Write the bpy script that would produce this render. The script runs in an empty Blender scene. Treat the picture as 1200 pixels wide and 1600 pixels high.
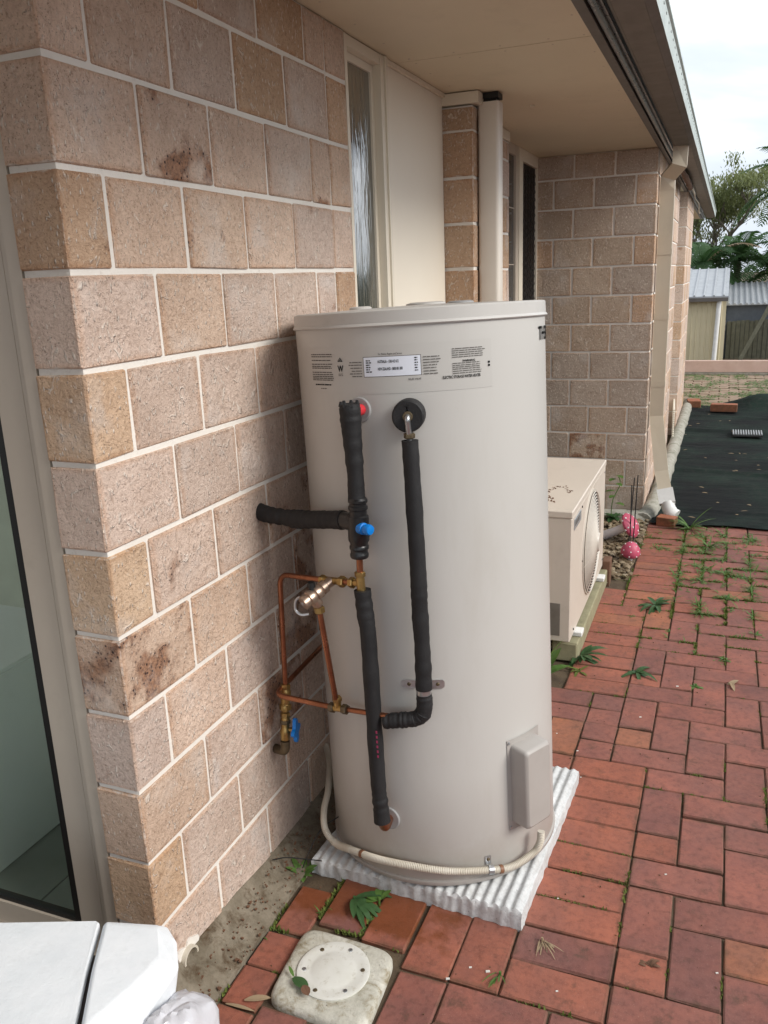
import bpy, math, random
import numpy as np
from mathutils import Vector, Matrix
random.seed(7)
R = random.Random(11)
scene = bpy.context.scene
COL = scene.collection

# ------------------------------------------------------------------ camera
cam_d = bpy.data.cameras.new('camera')
cam = bpy.data.objects.new('camera', cam_d)
COL.objects.link(cam)
scene.camera = cam
CP = Vector((1.0547, -1.1901, 1.5401))
yaw, pit, rol, FOC = -0.3887, 0.2696, -0.0393, 1303.9
cy, sy, cp, sp = math.cos(yaw), math.sin(yaw), math.cos(pit), math.sin(pit)
fw = Vector((sy*cp, cy*cp, -sp)); rt = Vector((cy, -sy, 0)); up = rt.cross(fw)
rt2 = math.cos(rol)*rt + math.sin(rol)*up
up2 = -math.sin(rol)*rt + math.cos(rol)*up
m = Matrix((rt2, up2, -fw)).transposed().to_4x4()
m.translation = CP
cam.matrix_world = m
cam_d.sensor_fit = 'VERTICAL'
cam_d.sensor_height = 24.0
cam_d.lens = FOC/1600*24.0
cam_d.clip_start = 0.05
cam_d.clip_end = 600

# ------------------------------------------------------------------ world, sun, exposure
SUN_EL, SUN_AZ = math.radians(36), math.radians(97)   # azimuth clockwise from +y
w = bpy.data.worlds.new('World'); scene.world = w; w.use_nodes = True
nt = w.node_tree; nt.nodes.clear()
N = nt.nodes.new; L = nt.links.new
out = N('ShaderNodeOutputWorld')
sky = N('ShaderNodeTexSky'); sky.sky_type = 'NISHITA'; sky.sun_disc = False
sky.sun_elevation = SUN_EL; sky.sun_rotation = SUN_AZ
sky.dust_density = 3.0
bg1 = N('ShaderNodeBackground'); bg1.inputs[1].default_value = 0.10
L(sky.outputs[0], bg1.inputs[0])
tc = N('ShaderNodeTexCoord'); mp = N('ShaderNodeMapping'); mp.inputs['Scale'].default_value = (1.0, 1.0, 2.6)
L(tc.outputs['Generated'], mp.inputs[0])
n1 = N('ShaderNodeTexNoise'); n1.inputs['Scale'].default_value = 2.3; n1.inputs['Detail'].default_value = 7; n1.inputs['Roughness'].default_value = 0.52; n1.inputs['Distortion'].default_value = 0.4
L(mp.outputs[0], n1.inputs['Vector'])
cr = N('ShaderNodeValToRGB')
cr.color_ramp.elements[0].position = 0.32; cr.color_ramp.elements[0].color = (0.38, 0.43, 0.50, 1)
cr.color_ramp.elements[1].position = 0.60; cr.color_ramp.elements[1].color = (0.80, 0.82, 0.85, 1)
e = cr.color_ramp.elements.new(0.45); e.color = (0.50, 0.54, 0.59, 1)
L(n1.outputs['Fac'], cr.inputs[0])
bg2 = N('ShaderNodeBackground'); bg2.inputs[1].default_value = 0.90
L(cr.outputs[0], bg2.inputs[0])
mx = N('ShaderNodeMixShader'); mx.inputs[0].default_value = 0.93
L(bg1.outputs[0], mx.inputs[1]); L(bg2.outputs[0], mx.inputs[2]); L(mx.outputs[0], out.inputs[0])

sl = bpy.data.lights.new('sun', 'SUN'); sl.energy = 1.5; sl.angle = math.radians(24); sl.color = (1.0, 0.96, 0.9)
so = bpy.data.objects.new('sun', sl); COL.objects.link(so)
sd = Vector((math.sin(SUN_AZ)*math.cos(SUN_EL), math.cos(SUN_AZ)*math.cos(SUN_EL), math.sin(SUN_EL)))
so.rotation_euler = sd.to_track_quat('Z', 'Y').to_euler()
so.location = (6, -4, 9)
vs = scene.view_settings
vs.view_transform = 'Standard'; vs.look = 'None'; vs.gamma = 1.0; vs.exposure = 1.1
vs.use_curve_mapping = False

# ------------------------------------------------------------------ helpers: meshes
class MB:
    def __init__(s): s.v = []; s.f = []
    def box(s, a, b):
        x0, y0, z0 = a; x1, y1, z1 = b; n = len(s.v)
        s.v += [(x0,y0,z0),(x1,y0,z0),(x1,y1,z0),(x0,y1,z0),(x0,y0,z1),(x1,y0,z1),(x1,y1,z1),(x0,y1,z1)]
        s.f += [tuple(n+i for i in q) for q in ((0,3,2,1),(4,5,6,7),(0,1,5,4),(1,2,6,5),(2,3,7,6),(3,0,4,7))]
        return s
    def bbox(s, a, b, r=0.003, jit=0.0, rnd=None):
        """box with chamfered edges (44 triangles)"""
        n = len(s.v)
        lo, hi = a, b; vid = {}
        for cx in (0, 1):
            for cy_ in (0, 1):
                for cz in (0, 1):
                    c = [hi[0] if cx else lo[0], hi[1] if cy_ else lo[1], hi[2] if cz else lo[2]]
                    sg = (-1 if cx else 1, -1 if cy_ else 1, -1 if cz else 1)
                    for ax in range(3):
                        p = [c[i] + (0 if i == ax else sg[i]*r) for i in range(3)]
                        if jit and rnd: p = [q + rnd.uniform(-jit, jit) for q in p]
                        vid[(cx, cy_, cz, ax)] = len(s.v); s.v.append(tuple(p))
        F = []
        for ax in range(3):
            o = [i for i in range(3) if i != ax]
            for sd_ in (0, 1):
                q = []
                for (u, v_) in ((0,0),(1,0),(1,1),(0,1)):
                    k = [0,0,0]; k[ax] = sd_; k[o[0]] = u; k[o[1]] = v_
                    q.append(vid[(k[0],k[1],k[2],ax)])
                flip = (sd_ == 0) ^ (ax == 1)
                F.append(tuple(reversed(q)) if flip else tuple(q))
            for (u, v_) in ((0,0),(1,0),(1,1),(0,1)):   # edges along ax
                k0 = [0,0,0]; k0[o[0]] = u; k0[o[1]] = v_; k1 = list(k0); k1[ax] = 1
                F.append((vid[(*k0,o[0])], vid[(*k0,o[1])], vid[(*k1,o[1])], vid[(*k1,o[0])]))
        for cx in (0,1):
            for cy_ in (0,1):
                for cz in (0,1):
                    F.append((vid[(cx,cy_,cz,0)], vid[(cx,cy_,cz,1)], vid[(cx,cy_,cz,2)]))
        cen = Vector(((lo[0]+hi[0])/2, (lo[1]+hi[1])/2, (lo[2]+hi[2])/2))
        for q in F:
            P = [Vector(s.v[i]) for i in q]
            nn = (P[1]-P[0]).cross(P[2]-P[0]); cc = sum(P, Vector())/len(P)
            s.f.append(q if nn.dot(cc-cen) > 0 else tuple(reversed(q)))
        return s
    def poly(s, pts): n = len(s.v); s.v += [tuple(p) for p in pts]; s.f.append(tuple(range(n, n+len(pts)))); return s
    def prism(s, pts, d):
        """closed prism: polygon pts (3d) extruded by vector d"""
        n = len(s.v); k = len(pts); d = Vector(d)
        P = [Vector(p) for p in pts]; nn = Vector()
        for i in range(k): nn += P[i].cross(P[(i+1) % k])
        if nn.dot(d) > 0: P.reverse()
        s.v += [tuple(p) for p in P] + [tuple(p+d) for p in P]
        s.f.append(tuple(range(n, n+k))); s.f.append(tuple(reversed(range(n+k, n+2*k))))
        for i in range(k):
            j = (i+1) % k
            s.f.append((n+j, n+i, n+k+i, n+k+j))
        return s
    def tube(s, pts, rad, seg=14, cap=True, up=None):
        pts = [Vector(p) for p in pts]; k = len(pts)
        if not hasattr(rad, '__len__'): rad = [rad]*k
        T = []
        for i in range(k):
            a = pts[max(i-1, 0)]; b = pts[min(i+1, k-1)]
            t = b-a
            if t.length < 1e-7: t = pts[k-1]-pts[0]
            T.append(t.normalized())
        u = Vector(up) if up else T[0].orthogonal()
        u = (u-T[0]*u.dot(T[0])).normalized()
        n = len(s.v)
        for i in range(k):
            u = (u-T[i]*u.dot(T[i])); u = u.normalized() if u.length > 1e-6 else T[i].orthogonal().normalized()
            vv = T[i].cross(u)
            for j in range(seg):
                a = 2*math.pi*(j+0.5)/seg
                s.v.append(tuple(pts[i]+(u*math.cos(a)+vv*math.sin(a))*rad[i]))
        for i in range(k-1):
            for j in range(seg):
                a = n+i*seg+j; b = n+i*seg+(j+1) % seg
                s.f.append((a, b, b+seg, a+seg))
        if cap:
            s.f.append(tuple(reversed(range(n, n+seg)))); s.f.append(tuple(range(n+(k-1)*seg, n+k*seg)))
        return s
    def rtube(s, pts, w_, h_, up):
        """rectangular tube through pts, w_ along side, h_ along up"""
        pts = [Vector(p) for p in pts]; k = len(pts); n = len(s.v); up = Vector(up)
        for i in range(k):
            a = pts[i]-pts[max(i-1, 0)]; b = pts[min(i+1, k-1)]-pts[i]
            t = (a.normalized() if a.length > 0 else Vector())+(b.normalized() if b.length > 0 else Vector()); t.normalize()
            u = (up-t*up.dot(t)).normalized(); sd_ = t.cross(u)
            sc = 1.0
            if a.length > 0 and b.length > 0: sc = 1/max(0.5, math.cos(a.angle(b)/2))
            for (p, q) in ((-1,-1),(1,-1),(1,1),(-1,1)):
                s.v.append(tuple(pts[i]+sd_*w_/2*p*sc+u*h_/2*q))
        for i in range(k-1):
            for j in range(4):
                a = n+i*4+j; b = n+i*4+(j+1) % 4; s.f.append((a, b, b+4, a+4))
        s.f.append(tuple(reversed(range(n, n+4)))); s.f.append(tuple(range(n+(k-1)*4, n+k*4)))
        return s
    def mesh(s, name, smooth=False, base=(0,0,0)):
        me = bpy.data.meshes.new(name)
        b = Vector(base)
        V = s.v if b.length == 0 else [tuple(Vector(p)-b) for p in s.v]
        me.from_pydata(V, [], s.f); me.update()
        if smooth:
            me.polygons.foreach_set('use_smooth', [len(f_) <= 6 for f_ in s.f])
            try: me.set_sharp_from_angle(angle=math.radians(38))
            except Exception: pass
            me.polygons.foreach_set('use_smooth', [len(f_) <= 6 for f_ in s.f])
        return me
    def build(s, name, mat_, parent=None, smooth=False, kind=None):
        base = parent.matrix_world.translation if parent else Vector()
        if parent: base = wloc(parent)
        o = bpy.data.objects.new(name, s.mesh(name, smooth, base))
        COL.objects.link(o); o.data.materials.append(mat_)
        if parent: o.parent = parent
        if kind: o['kind'] = kind
        return o

def wloc(o):
    v = Vector(o.location)
    while o.parent: o = o.parent; v += Vector(o.location)
    return v

def thing(name, label, cat, loc=(0,0,0), group=None):
    o = bpy.data.objects.new(name, None); COL.objects.link(o)
    o.location = loc; o.empty_display_size = 0.1
    return tag(o, label, cat, group)
def tag(o, label=None, cat=None, group=None, kind=None):
    if label: o['label'] = label
    if cat: o['category'] = cat
    if group: o['group'] = group
    if kind: o['kind'] = kind
    return o

def spline(pts, n=8):
    P = [Vector(p) for p in pts]; P = [2*P[0]-P[1]]+P+[2*P[-1]-P[-2]]; o = []
    for i in range(1, len(P)-2):
        for t in range(n):
            t /= n
            o.append(0.5*((2*P[i])+(-P[i-1]+P[i+1])*t+(2*P[i-1]-5*P[i]+4*P[i+1]-P[i+2])*t*t+(-P[i-1]+3*P[i]-3*P[i+1]+P[i+2])*t**3))
    o.append(P[-2]); return o
def bend(pts, r, n=7):
    """polyline with rounded corners of radius r"""
    P = [Vector(p) for p in pts]; o = [P[0]]
    for i in range(1, len(P)-1):
        a = (P[i-1]-P[i]); b = (P[i+1]-P[i]); rr = min(r, a.length*.49, b.length*.49)
        A = P[i]+a.normalized()*rr; B = P[i]+b.normalized()*rr
        for k in range(n+1):
            t = k/n; o.append(A*(1-t)**2+P[i]*2*t*(1-t)+B*t*t)
    o.append(P[-1]); return o

# ------------------------------------------------------------------ helpers: materials
def lin(c):
    c = c/255
    return c/12.92 if c <= 0.04045 else ((c+0.055)/1.055)**2.4
def rgb(r, g, b): return (lin(r), lin(g), lin(b), 1)
class MT:
    def __init__(s, name, rough=0.6, metal=0.0, spec=0.5):
        s.m = bpy.data.materials.new(name); s.m.use_nodes = True
        s.t = s.m.node_tree; s.b = s.t.nodes['Principled BSDF']
        s.b.inputs['Roughness'].default_value = rough; s.b.inputs['Metallic'].default_value = metal
        s.b.inputs['Specular IOR Level'].default_value = spec
        s.g = s.t.nodes.new('ShaderNodeNewGeometry')
        s.pos = s.g.outputs['Position']; s.h = None
    def n(s, k): return s.t.nodes.new(k)
    def l(s, a, b): s.t.links.new(a, b)
    def objpos(s):
        s.tcn = s.n('ShaderNodeTexCoord'); s.pos = s.tcn.outputs['Object']; return s
    def val(s, x, inp):
        if isinstance(x, (int, float)): inp.default_value = x
        elif isinstance(x, tuple): inp.default_value = x if len(inp.default_value) == len(x) else x[:3]
        else: s.l(x, inp)
    def noise(s, scale, detail=4, rough=0.55, dist=0.0, vec=None, stretch=None):
        t = s.n('ShaderNodeTexNoise'); t.inputs['Scale'].default_value = scale; t.inputs['Detail'].default_value = detail
        t.inputs['Roughness'].default_value = rough; t.inputs['Distortion'].default_value = dist
        v = vec or s.pos
        if stretch:
            mp_ = s.n('ShaderNodeMapping'); mp_.inputs['Scale'].default_value = stretch; s.l(v, mp_.inputs[0]); v = mp_.outputs[0]
        s.l(v, t.inputs['Vector']); return t.outputs['Fac']
    def voro(s, scale, feat='F1', vec=None, out='Distance', stretch=None, rnd=1.0):
        t = s.n('ShaderNodeTexVoronoi'); t.inputs['Scale'].default_value = scale; t.feature = feat
        t.inputs['Randomness'].default_value = rnd
        v = vec or s.pos
        if stretch:
            mp_ = s.n('ShaderNodeMapping'); mp_.inputs['Scale'].default_value = stretch; s.l(v, mp_.inputs[0]); v = mp_.outputs[0]
        s.l(v, t.inputs['Vector']); return t.outputs[out]
    def ramp(s, x, stops):
        t = s.n('ShaderNodeValToRGB'); r_ = t.color_ramp
        stops = [(p, (c, c, c, 1) if isinstance(c, (int, float)) else c) for p, c in stops]
        r_.elements[0].position, r_.elements[0].color = stops[0]
        r_.elements[1].position, r_.elements[1].color = stops[-1]
        for p, c in stops[1:-1]:
            e_ = r_.elements.new(p); e_.color = c
        s.l(x, t.inputs[0]); return t.outputs[0]
    def mix(s, f, a, b, mode='MIX'):
        t = s.n('ShaderNodeMix'); t.data_type = 'RGBA'; t.blend_type = mode
        s.val(f, t.inputs[0]); s.val(a, t.inputs[6]); s.val(b, t.inputs[7]); return t.outputs[2]
    def math(s, op, a, b=0.0, clamp=False):
        t = s.n('ShaderNodeMath'); t.operation = op; t.use_clamp = clamp
        s.val(a, t.inputs[0]); s.val(b, t.inputs[1]); return t.outputs[0]
    def color(s, c): s.val(c, s.b.inputs['Base Color']); return s
    def rough(s, c): s.val(c, s.b.inputs['Roughness']); return s
    def bump(s, h, dist=0.002, strength=1.0):
        t = s.n('ShaderNodeBump'); t.inputs['Distance'].default_value = dist; t.inputs['Strength'].default_value = strength
        s.l(h, t.inputs['Height'])
        if s.h: s.l(s.h, t.inputs['Normal'])
        s.h = t.outputs[0]; s.l(s.h, s.b.inputs['Normal']); return s

def brick_mat():
    M = MT('brick', 0.85, spec=0.25)
    oi = M.n('ShaderNodeObjectInfo')
    ad = M.n('ShaderNodeVectorMath'); ad.operation = 'ADD'
    rv = M.n('ShaderNodeVectorMath'); rv.operation = 'SCALE'; M.l(oi.outputs['Random'], rv.inputs['Scale']); rv.inputs[0].default_value = (13.1, 7.7, 9.3)
    M.l(M.pos, ad.inputs[0]); M.l(rv.outputs[0], ad.inputs[1]); V = ad.outputs[0]
    big = M.noise(9, 3, 0.5, vec=V); med = M.noise(105, 4, 0.8, vec=V); fine = M.noise(280, 3, 0.8, vec=V)
    c = M.mix(M.ramp(big, [(0.3, 0.0), (0.7, 1.0)]), M.mix(1.0, oi.outputs['Color'], (0.93, 0.89, 0.86, 1), 'MULTIPLY'), M.mix(1.0, oi.outputs['Color'], (1.08, 1.07, 1.06, 1), 'MULTIPLY'))
    c = M.mix(1.0, c, M.ramp(med, [(0.28, (0.62, 0.55, 0.49, 1)), (0.44, (0.98, 0.97, 0.96, 1)), (0.70, (1.18, 1.19, 1.20, 1))]), 'MULTIPLY')
    # pale scratches of the extruded face: broken ridge lines
    rd = M.noise(26, 2, 0.5, 0.8, vec=V, stretch=(1.0, 1.0, 0.6))
    ln = M.math('ABSOLUTE', M.math('SUBTRACT', rd, 0.5))
    worm = M.math('MULTIPLY', M.ramp(ln, [(0.0, 1.0), (0.030, 0.0)]), M.ramp(M.noise(34, 2, 0.5, vec=V), [(0.57, 0.0), (0.63, 1.0)]))
    fl = M.ramp(M.voro(115, vec=V, stretch=(1.0, 1.0, 0.42)), [(0.12, 1.0), (0.26, 0.0)])
    fl = M.math('MULTIPLY', fl, M.ramp(M.noise(40, 2, vec=V), [(0.38, 0.0), (0.50, 1.0)]))
    li = M.math('MAXIMUM', M.math('MULTIPLY', worm, 0.8), M.math('MULTIPLY', fl, 0.85))
    c = M.mix(li, c, (0.84, 0.76, 0.67, 1))
    # dark pits
    pits = M.ramp(M.voro(190, vec=V), [(0.14, 1.0), (0.30, 0.0)])
    pits = M.math('MULTIPLY', pits, M.ramp(M.noise(45, 2, vec=V), [(0.46, 0.0), (0.56, 1.0)]))
    c = M.mix(M.math('MULTIPLY', pits, 0.5), c, (0.12, 0.07, 0.045, 1))
    # burnt patches, amount in the object's alpha
    bn = M.noise(8.5, 3, 0.6, vec=V)
    th = M.math('SUBTRACT', M.math('ADD', bn, M.math('MULTIPLY', oi.outputs['Alpha'], 0.25)), 0.69)
    bm = M.math('MULTIPLY', M.ramp(th, [(0.0, 0.0), (0.11, 1.0)]), 0.80)
    c = M.mix(bm, c, M.mix(M.ramp(med, [(0.35, 0.0), (0.6, 1.0)]), (0.10, 0.045, 0.032, 1), (0.36, 0.17, 0.085, 1)))
    sp_ = M.math('MULTIPLY', M.ramp(M.voro(75, vec=V), [(0.14, 1.0), (0.26, 0.0)]), M.ramp(th, [(-0.0, 0.0), (0.06, 1.0)]))
    c = M.mix(M.math('MULTIPLY', sp_, 0.9), c, (0.02, 0.012, 0.018, 1))
    # lime bloom
    bl = M.math('MULTIPLY', M.ramp(M.noise(4.7, 5, 0.6, vec=V), [(0.56, 0.0), (0.74, 1.0)]), 0.50)
    c = M.mix(bl, c, (0.72, 0.69, 0.66, 1))
    # mortar smeared over the arrises
    gc = M.n('ShaderNodeTexCoord'); sg = M.n('ShaderNodeSeparateXYZ'); M.l(gc.outputs['Generated'], sg.inputs[0])
    ea, eb, ec = [M.math('ABSOLUTE', M.math('SUBTRACT', sg.outputs[k], 0.5)) for k in range(3)]
    e2 = M.math('MAXIMUM', M.math('MAXIMUM', M.math('MINIMUM', ea, eb), M.math('MINIMUM', eb, ec)), M.math('MINIMUM', ea, ec))
    sm = M.math('MULTIPLY', M.ramp(M.math('ADD', e2, M.math('MULTIPLY', M.noise(24, 5, 0.75), 0.13)), [(0.545, 0.0), (0.57, 1.0)]), 0.75)
    og = M.math('MULTIPLY', M.ramp(M.math('ADD', e2, M.math('MULTIPLY', M.noise(11, 4, 0.7, vec=V), 0.10)), [(0.47, 0.0), (0.53, 1.0)]), 0.45)
    c = M.mix(og, c, M.mix(1.0, c, (0.86, 0.66, 0.50, 1), 'MULTIPLY'))
    c = M.mix(sm, c, (0.72, 0.67, 0.61, 1))
    M.color(c)
    M.bump(M.math('ADD', M.math('MULTIPLY', fine, 0.3), M.math('ADD', M.math('MULTIPLY', med, 1.3), M.math('MULTIPLY', li, 0.7))), 0.0055, 1.0)
    M.bump(M.math('SUBTRACT', 1.0, pits), 0.0012, 0.6)
    M.bump(M.noise(20, 3, 0.6, 0.7, vec=V), 0.010, 0.7)
    return M.m
def mortar_mat():
    M = MT('mortar', 0.9, spec=0.2)
    a = M.noise(60, 5, 0.7); b = M.noise(5, 3)
    c = M.mix(b, (0.66, 0.62, 0.56, 1), (0.80, 0.77, 0.72, 1))
    c = M.mix(M.ramp(a, [(0.6, 0.0), (0.8, 0.5)]), c, (0.35, 0.3, 0.25, 1))
    M.color(c); M.bump(a, 0.003, 0.8); return M.m
def paver_mat():
    M = MT('clay_paver', 0.75, spec=0.35)
    oi = M.n('ShaderNodeObjectInfo')
    ad = M.n('ShaderNodeVectorMath'); ad.operation = 'ADD'
    rv = M.n('ShaderNodeVectorMath'); rv.operation = 'SCALE'; M.l(oi.outputs['Random'], rv.inputs['Scale']); rv.inputs[0].default_value = (3.1, 7.7, 9.3)
    M.l(M.pos, ad.inputs[0]); M.l(rv.outputs[0], ad.inputs[1]); V = ad.outputs[0]
    big = M.noise(9, 4, 0.6, vec=V); med = M.noise(55, 5, 0.7, vec=V); fine = M.noise(420, 3, 0.6, vec=V)
    c = M.mix(M.ramp(big, [(0.35, 0.0), (0.68, 1.0)]), M.mix(1.0, oi.outputs['Color'], (0.80, 0.82, 0.86, 1), 'MULTIPLY'), M.mix(1.0, oi.outputs['Color'], (1.10, 1.06, 1.0, 1), 'MULTIPLY'))
    c = M.mix(M.ramp(M.noise(3.1, 6, 0.65), [(0.42, 0.0), (0.66, 0.42)]), c, (0.16, 0.085, 0.075, 1))
    c = M.mix(1.0, c, M.ramp(med, [(0.25, 0.62), (0.5, 1.0), (0.8, 1.18)]), 'MULTIPLY')
    c = M.mix(M.ramp(fine, [(0.62, 0.0), (0.75, 0.4)]), c, (0.5, 0.34, 0.28, 1))
    dirt = M.math('MULTIPLY', M.ramp(M.noise(14, 6, 0.75), [(0.56, 0.0), (0.70, 1.0)]), 0.60)
    c = M.mix(dirt, c, (0.055, 0.042, 0.028, 1))
    # lichen and grime that gathers towards the joints of each paver
    uvc = M.n('ShaderNodeTexCoord'); sep = M.n('ShaderNodeSeparateXYZ'); M.l(uvc.outputs['Generated'], sep.inputs[0])
    ex = M.math('ABSOLUTE', M.math('SUBTRACT', sep.outputs[0], 0.5)); ey = M.math('ABSOLUTE', M.math('SUBTRACT', sep.outputs[1], 0.5))
    ed = M.math('MAXIMUM', ex, ey)
    eg = M.math('MULTIPLY', M.ramp(M.math('ADD', ed, M.math('MULTIPLY', M.noise(30, 5, 0.7), 0.16)), [(0.525, 0.0), (0.60, 1.0)]), 0.7)
    c = M.mix(eg, c, (0.060, 0.045, 0.022, 1))
    # damp stain
    sx = M.n('ShaderNodeSeparateXYZ'); M.l(M.pos, sx.inputs[0])
    dx = M.math('MULTIPLY', M.math('ABSOLUTE', M.math('SUBTRACT', sx.outputs[0], 0.30)), 2.2); dy = M.math('MULTIPLY', M.math('ABSOLUTE', M.math('SUBTRACT', sx.outputs[1], 0.44)), 6.0)
    dm = M.math('ADD', M.math('MAXIMUM', dx, dy), M.math('MULTIPLY', M.noise(12, 4, 0.6), 0.9))
    damp = M.ramp(dm, [(0.82, 1.0), (1.12, 0.0)])
    c = M.mix(M.math('MULTIPLY', damp, 0.75), c, (0.15, 0.045, 0.014, 1))
    M.color(c)
    M.rough(M.math('SUBTRACT', M.math('ADD', M.math('MULTIPLY', med, 0.25), 0.62), M.math('MULTIPLY', damp, 0.42), True))
    M.bump(M.math('ADD', med, M.math('MULTIPLY', fine, 0.5)), 0.0016, 0.8); return M.m
def simple(name, c1, c2=None, rough=0.6, metal=0.0, scale=8, bump=0.0, bscale=80, spec=0.5, grime=0.0, gcol=(0.08,0.06,0.04,1), r2=None):
    M = MT(name, rough, metal, spec)
    c2 = c2 or tuple(x*0.88 for x in c1[:3])+(1,)
    a = M.noise(scale, 6, 0.6)
    c = M.mix(M.ramp(a, [(0.3, 0.0), (0.7, 1.0)]), c1, c2)
    if grime:
        g = M.ramp(M.noise(scale*2.3, 7, 0.75), [(0.55, 0.0), (0.75, grime)])
        c = M.mix(g, c, gcol)
    M.color(c)
    M.rough(M.math('ADD', rough-0.06, M.math('MULTIPLY', M.noise(scale*3, 4, 0.6), 0.14)))
    if bump: M.bump(M.noise(bscale, 5, 0.65), bump, 0.8)
    return M.m
def concrete_mat(name, c1, c2, stain=(0.13,0.09,0.05,1), amount=0.6, sc=6):
    M = MT(name, 0.85, spec=0.25)
    a = M.noise(sc, 6, 0.65); b = M.noise(70, 5, 0.7)
    c = M.mix(M.ramp(a, [(0.3, 0.0), (0.7, 1.0)]), c1, c2)
    c = M.mix(1.0, c, M.ramp(b, [(0.2, 0.72), (0.5, 1.0), (0.8, 1.12)]), 'MULTIPLY')
    st = M.ramp(M.noise(sc*1.7, 7, 0.7, 0.5), [(0.50, 0.0), (0.68, amount)])
    c = M.mix(st, c, stain)
    pit = M.math('MULTIPLY', M.ramp(M.voro(90), [(0.08, 1.0), (0.16, 0.0)]), M.ramp(M.noise(25), [(0.52, 0.0), (0.6, 1.0)]))
    c = M.mix(M.math('MULTIPLY', pit, 0.7), c, (0.05, 0.045, 0.04, 1))
    M.color(c); M.bump(M.math('ADD', b, M.math('MULTIPLY', a, 2.0)), 0.003, 0.7); M.bump(M.math('SUBTRACT', 1.0, pit), 0.002, 0.6); return M.m
def leaf_mat(name, c1, c2, rough=0.5, trans=0.25, scale=30):
    M = MT(name, rough, spec=0.4)
    M.color(M.mix(M.noise(scale, 3), c1, c2))
    tr = M.n('ShaderNodeBsdfTranslucent'); tr.inputs[0].default_value = tuple(min(1, x*1.6) for x in c2[:3])+(1,)
    ms = M.n('ShaderNodeMixShader'); ms.inputs[0].default_value = trans
    o = M.t.nodes['Material Output']; M.l(M.b.outputs[0], ms.inputs[1]); M.l(tr.outputs[0], ms.inputs[2]); M.l(ms.outputs[0], o.inputs[0])
    return M.m

BRICK = brick_mat(); MORTAR = mortar_mat(); PAVER = paver_mat()
SOIL = simple('joint_soil', (0.06,0.04,0.025,1), (0.12,0.085,0.05,1), 0.95, bump=0.004, bscale=120, scale=14)
def tank_mat():
    M = MT('tank_enamel', 0.36, spec=0.5)
    a = M.noise(2.0, 3); c = M.mix(a, (0.475,0.462,0.435,1), (0.50,0.487,0.46,1))
    d = M.ramp(M.noise(30, 6, 0.8), [(0.66, 0.0), (0.78, 0.25)])
    d2 = M.ramp(M.noise(6, 7, 0.7, 0.3, stretch=(1, 1, 0.25)), [(0.55, 0.0), (0.80, 0.30)])
    c = M.mix(d2, c, (0.37,0.34,0.29,1))
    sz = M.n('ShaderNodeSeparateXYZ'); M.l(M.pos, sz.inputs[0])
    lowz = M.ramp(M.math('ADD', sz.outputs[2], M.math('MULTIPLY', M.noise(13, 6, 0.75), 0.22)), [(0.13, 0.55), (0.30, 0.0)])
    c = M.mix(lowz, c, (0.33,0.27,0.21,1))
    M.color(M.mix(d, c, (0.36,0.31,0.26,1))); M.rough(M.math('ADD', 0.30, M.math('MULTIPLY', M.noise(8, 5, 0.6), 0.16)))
    M.bump(M.noise(5, 2), 0.0015, 0.25); return M.m
TANK = tank_mat()
TANKLID = simple('lid_enamel', (0.49,0.475,0.45,1), (0.455,0.44,0.415,1), 0.38, scale=5, grime=0.15)
COVERM = simple('cover_enamel', (0.38,0.355,0.33,1), (0.35,0.325,0.30,1), 0.42, scale=10, grime=0.15, gcol=(0.5,0.46,0.42,1))
FOAM = simple('black_foam', (0.010,0.010,0.011,1), (0.018,0.018,0.019,1), 0.62, scale=22, bump=0.0012, bscale=220, spec=0.35, grime=0.25, gcol=(0.045,0.042,0.04,1))
BLACKPL = simple('black_plastic', (0.010,0.010,0.011,1), None, 0.32, scale=20)
COPPER = simple('copper', (0.42,0.18,0.10,1), (0.22,0.09,0.05,1), 0.28, 0.9, scale=16, grime=0.5, gcol=(0.14,0.05,0.025,1))
BRASS = simple('brass', (0.50,0.34,0.13,1), (0.30,0.20,0.075,1), 0.34, 0.9, scale=30, grime=0.5, gcol=(0.10,0.07,0.03,1))
OLDBRASS = simple('tarnished_brass', (0.10,0.075,0.045,1), (0.20,0.16,0.10,1), 0.5, 0.7, scale=40, grime=0.4)
BRONZE = simple('nickel_bronze', (0.50,0.38,0.30,1), (0.36,0.26,0.2,1), 0.36, 0.85, scale=30, grime=0.3)
STEEL = simple('galvanised_steel', (0.55,0.56,0.57,1), (0.40,0.41,0.42,1), 0.35, 0.9, scale=40)
BLUE = simple('blue_plastic', (0.0,0.19,0.62,1), (0.0,0.15,0.5,1), 0.38, scale=20)
WHITEPL = simple('white_pvc', (0.72,0.72,0.70,1), (0.62,0.62,0.60,1), 0.42, scale=10, grime=0.35, gcol=(0.30,0.27,0.2,1))
CONDUIT = simple('aged_conduit', (0.62,0.58,0.50,1), (0.52,0.47,0.38,1), 0.5, scale=12, grime=0.35, gcol=(0.28,0.22,0.14,1))
TAPE = simple('brown_tape', (0.22,0.10,0.05,1), None, 0.5)
GREYPL = simple('grey_flange', (0.33,0.33,0.33,1), (0.28,0.28,0.28,1), 0.45)
RED = simple('red_plastic', (0.55,0.03,0.04,1), None, 0.4)
PINKPRINT = simple('pink_print', (0.35,0.03,0.10,1), None, 0.6)
INK = simple('black_ink', (0.012,0.012,0.012,1), None, 0.9, spec=0.05)
GREYINK = simple('grey_ink', (0.15,0.14,0.13,1), None, 0.9, spec=0.05)
LABELW = simple('label_paper', (0.72,0.76,0.84,1), (0.70,0.74,0.82,1), 0.35)
STRIPM = simple('clear_label_film', (0.468,0.455,0.428,1), (0.48,0.467,0.44,1), 0.30, scale=6)
CREAM = simple('cream_paint', (0.74,0.68,0.56,1), (0.70,0.64,0.53,1), 0.42, scale=3)
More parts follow.
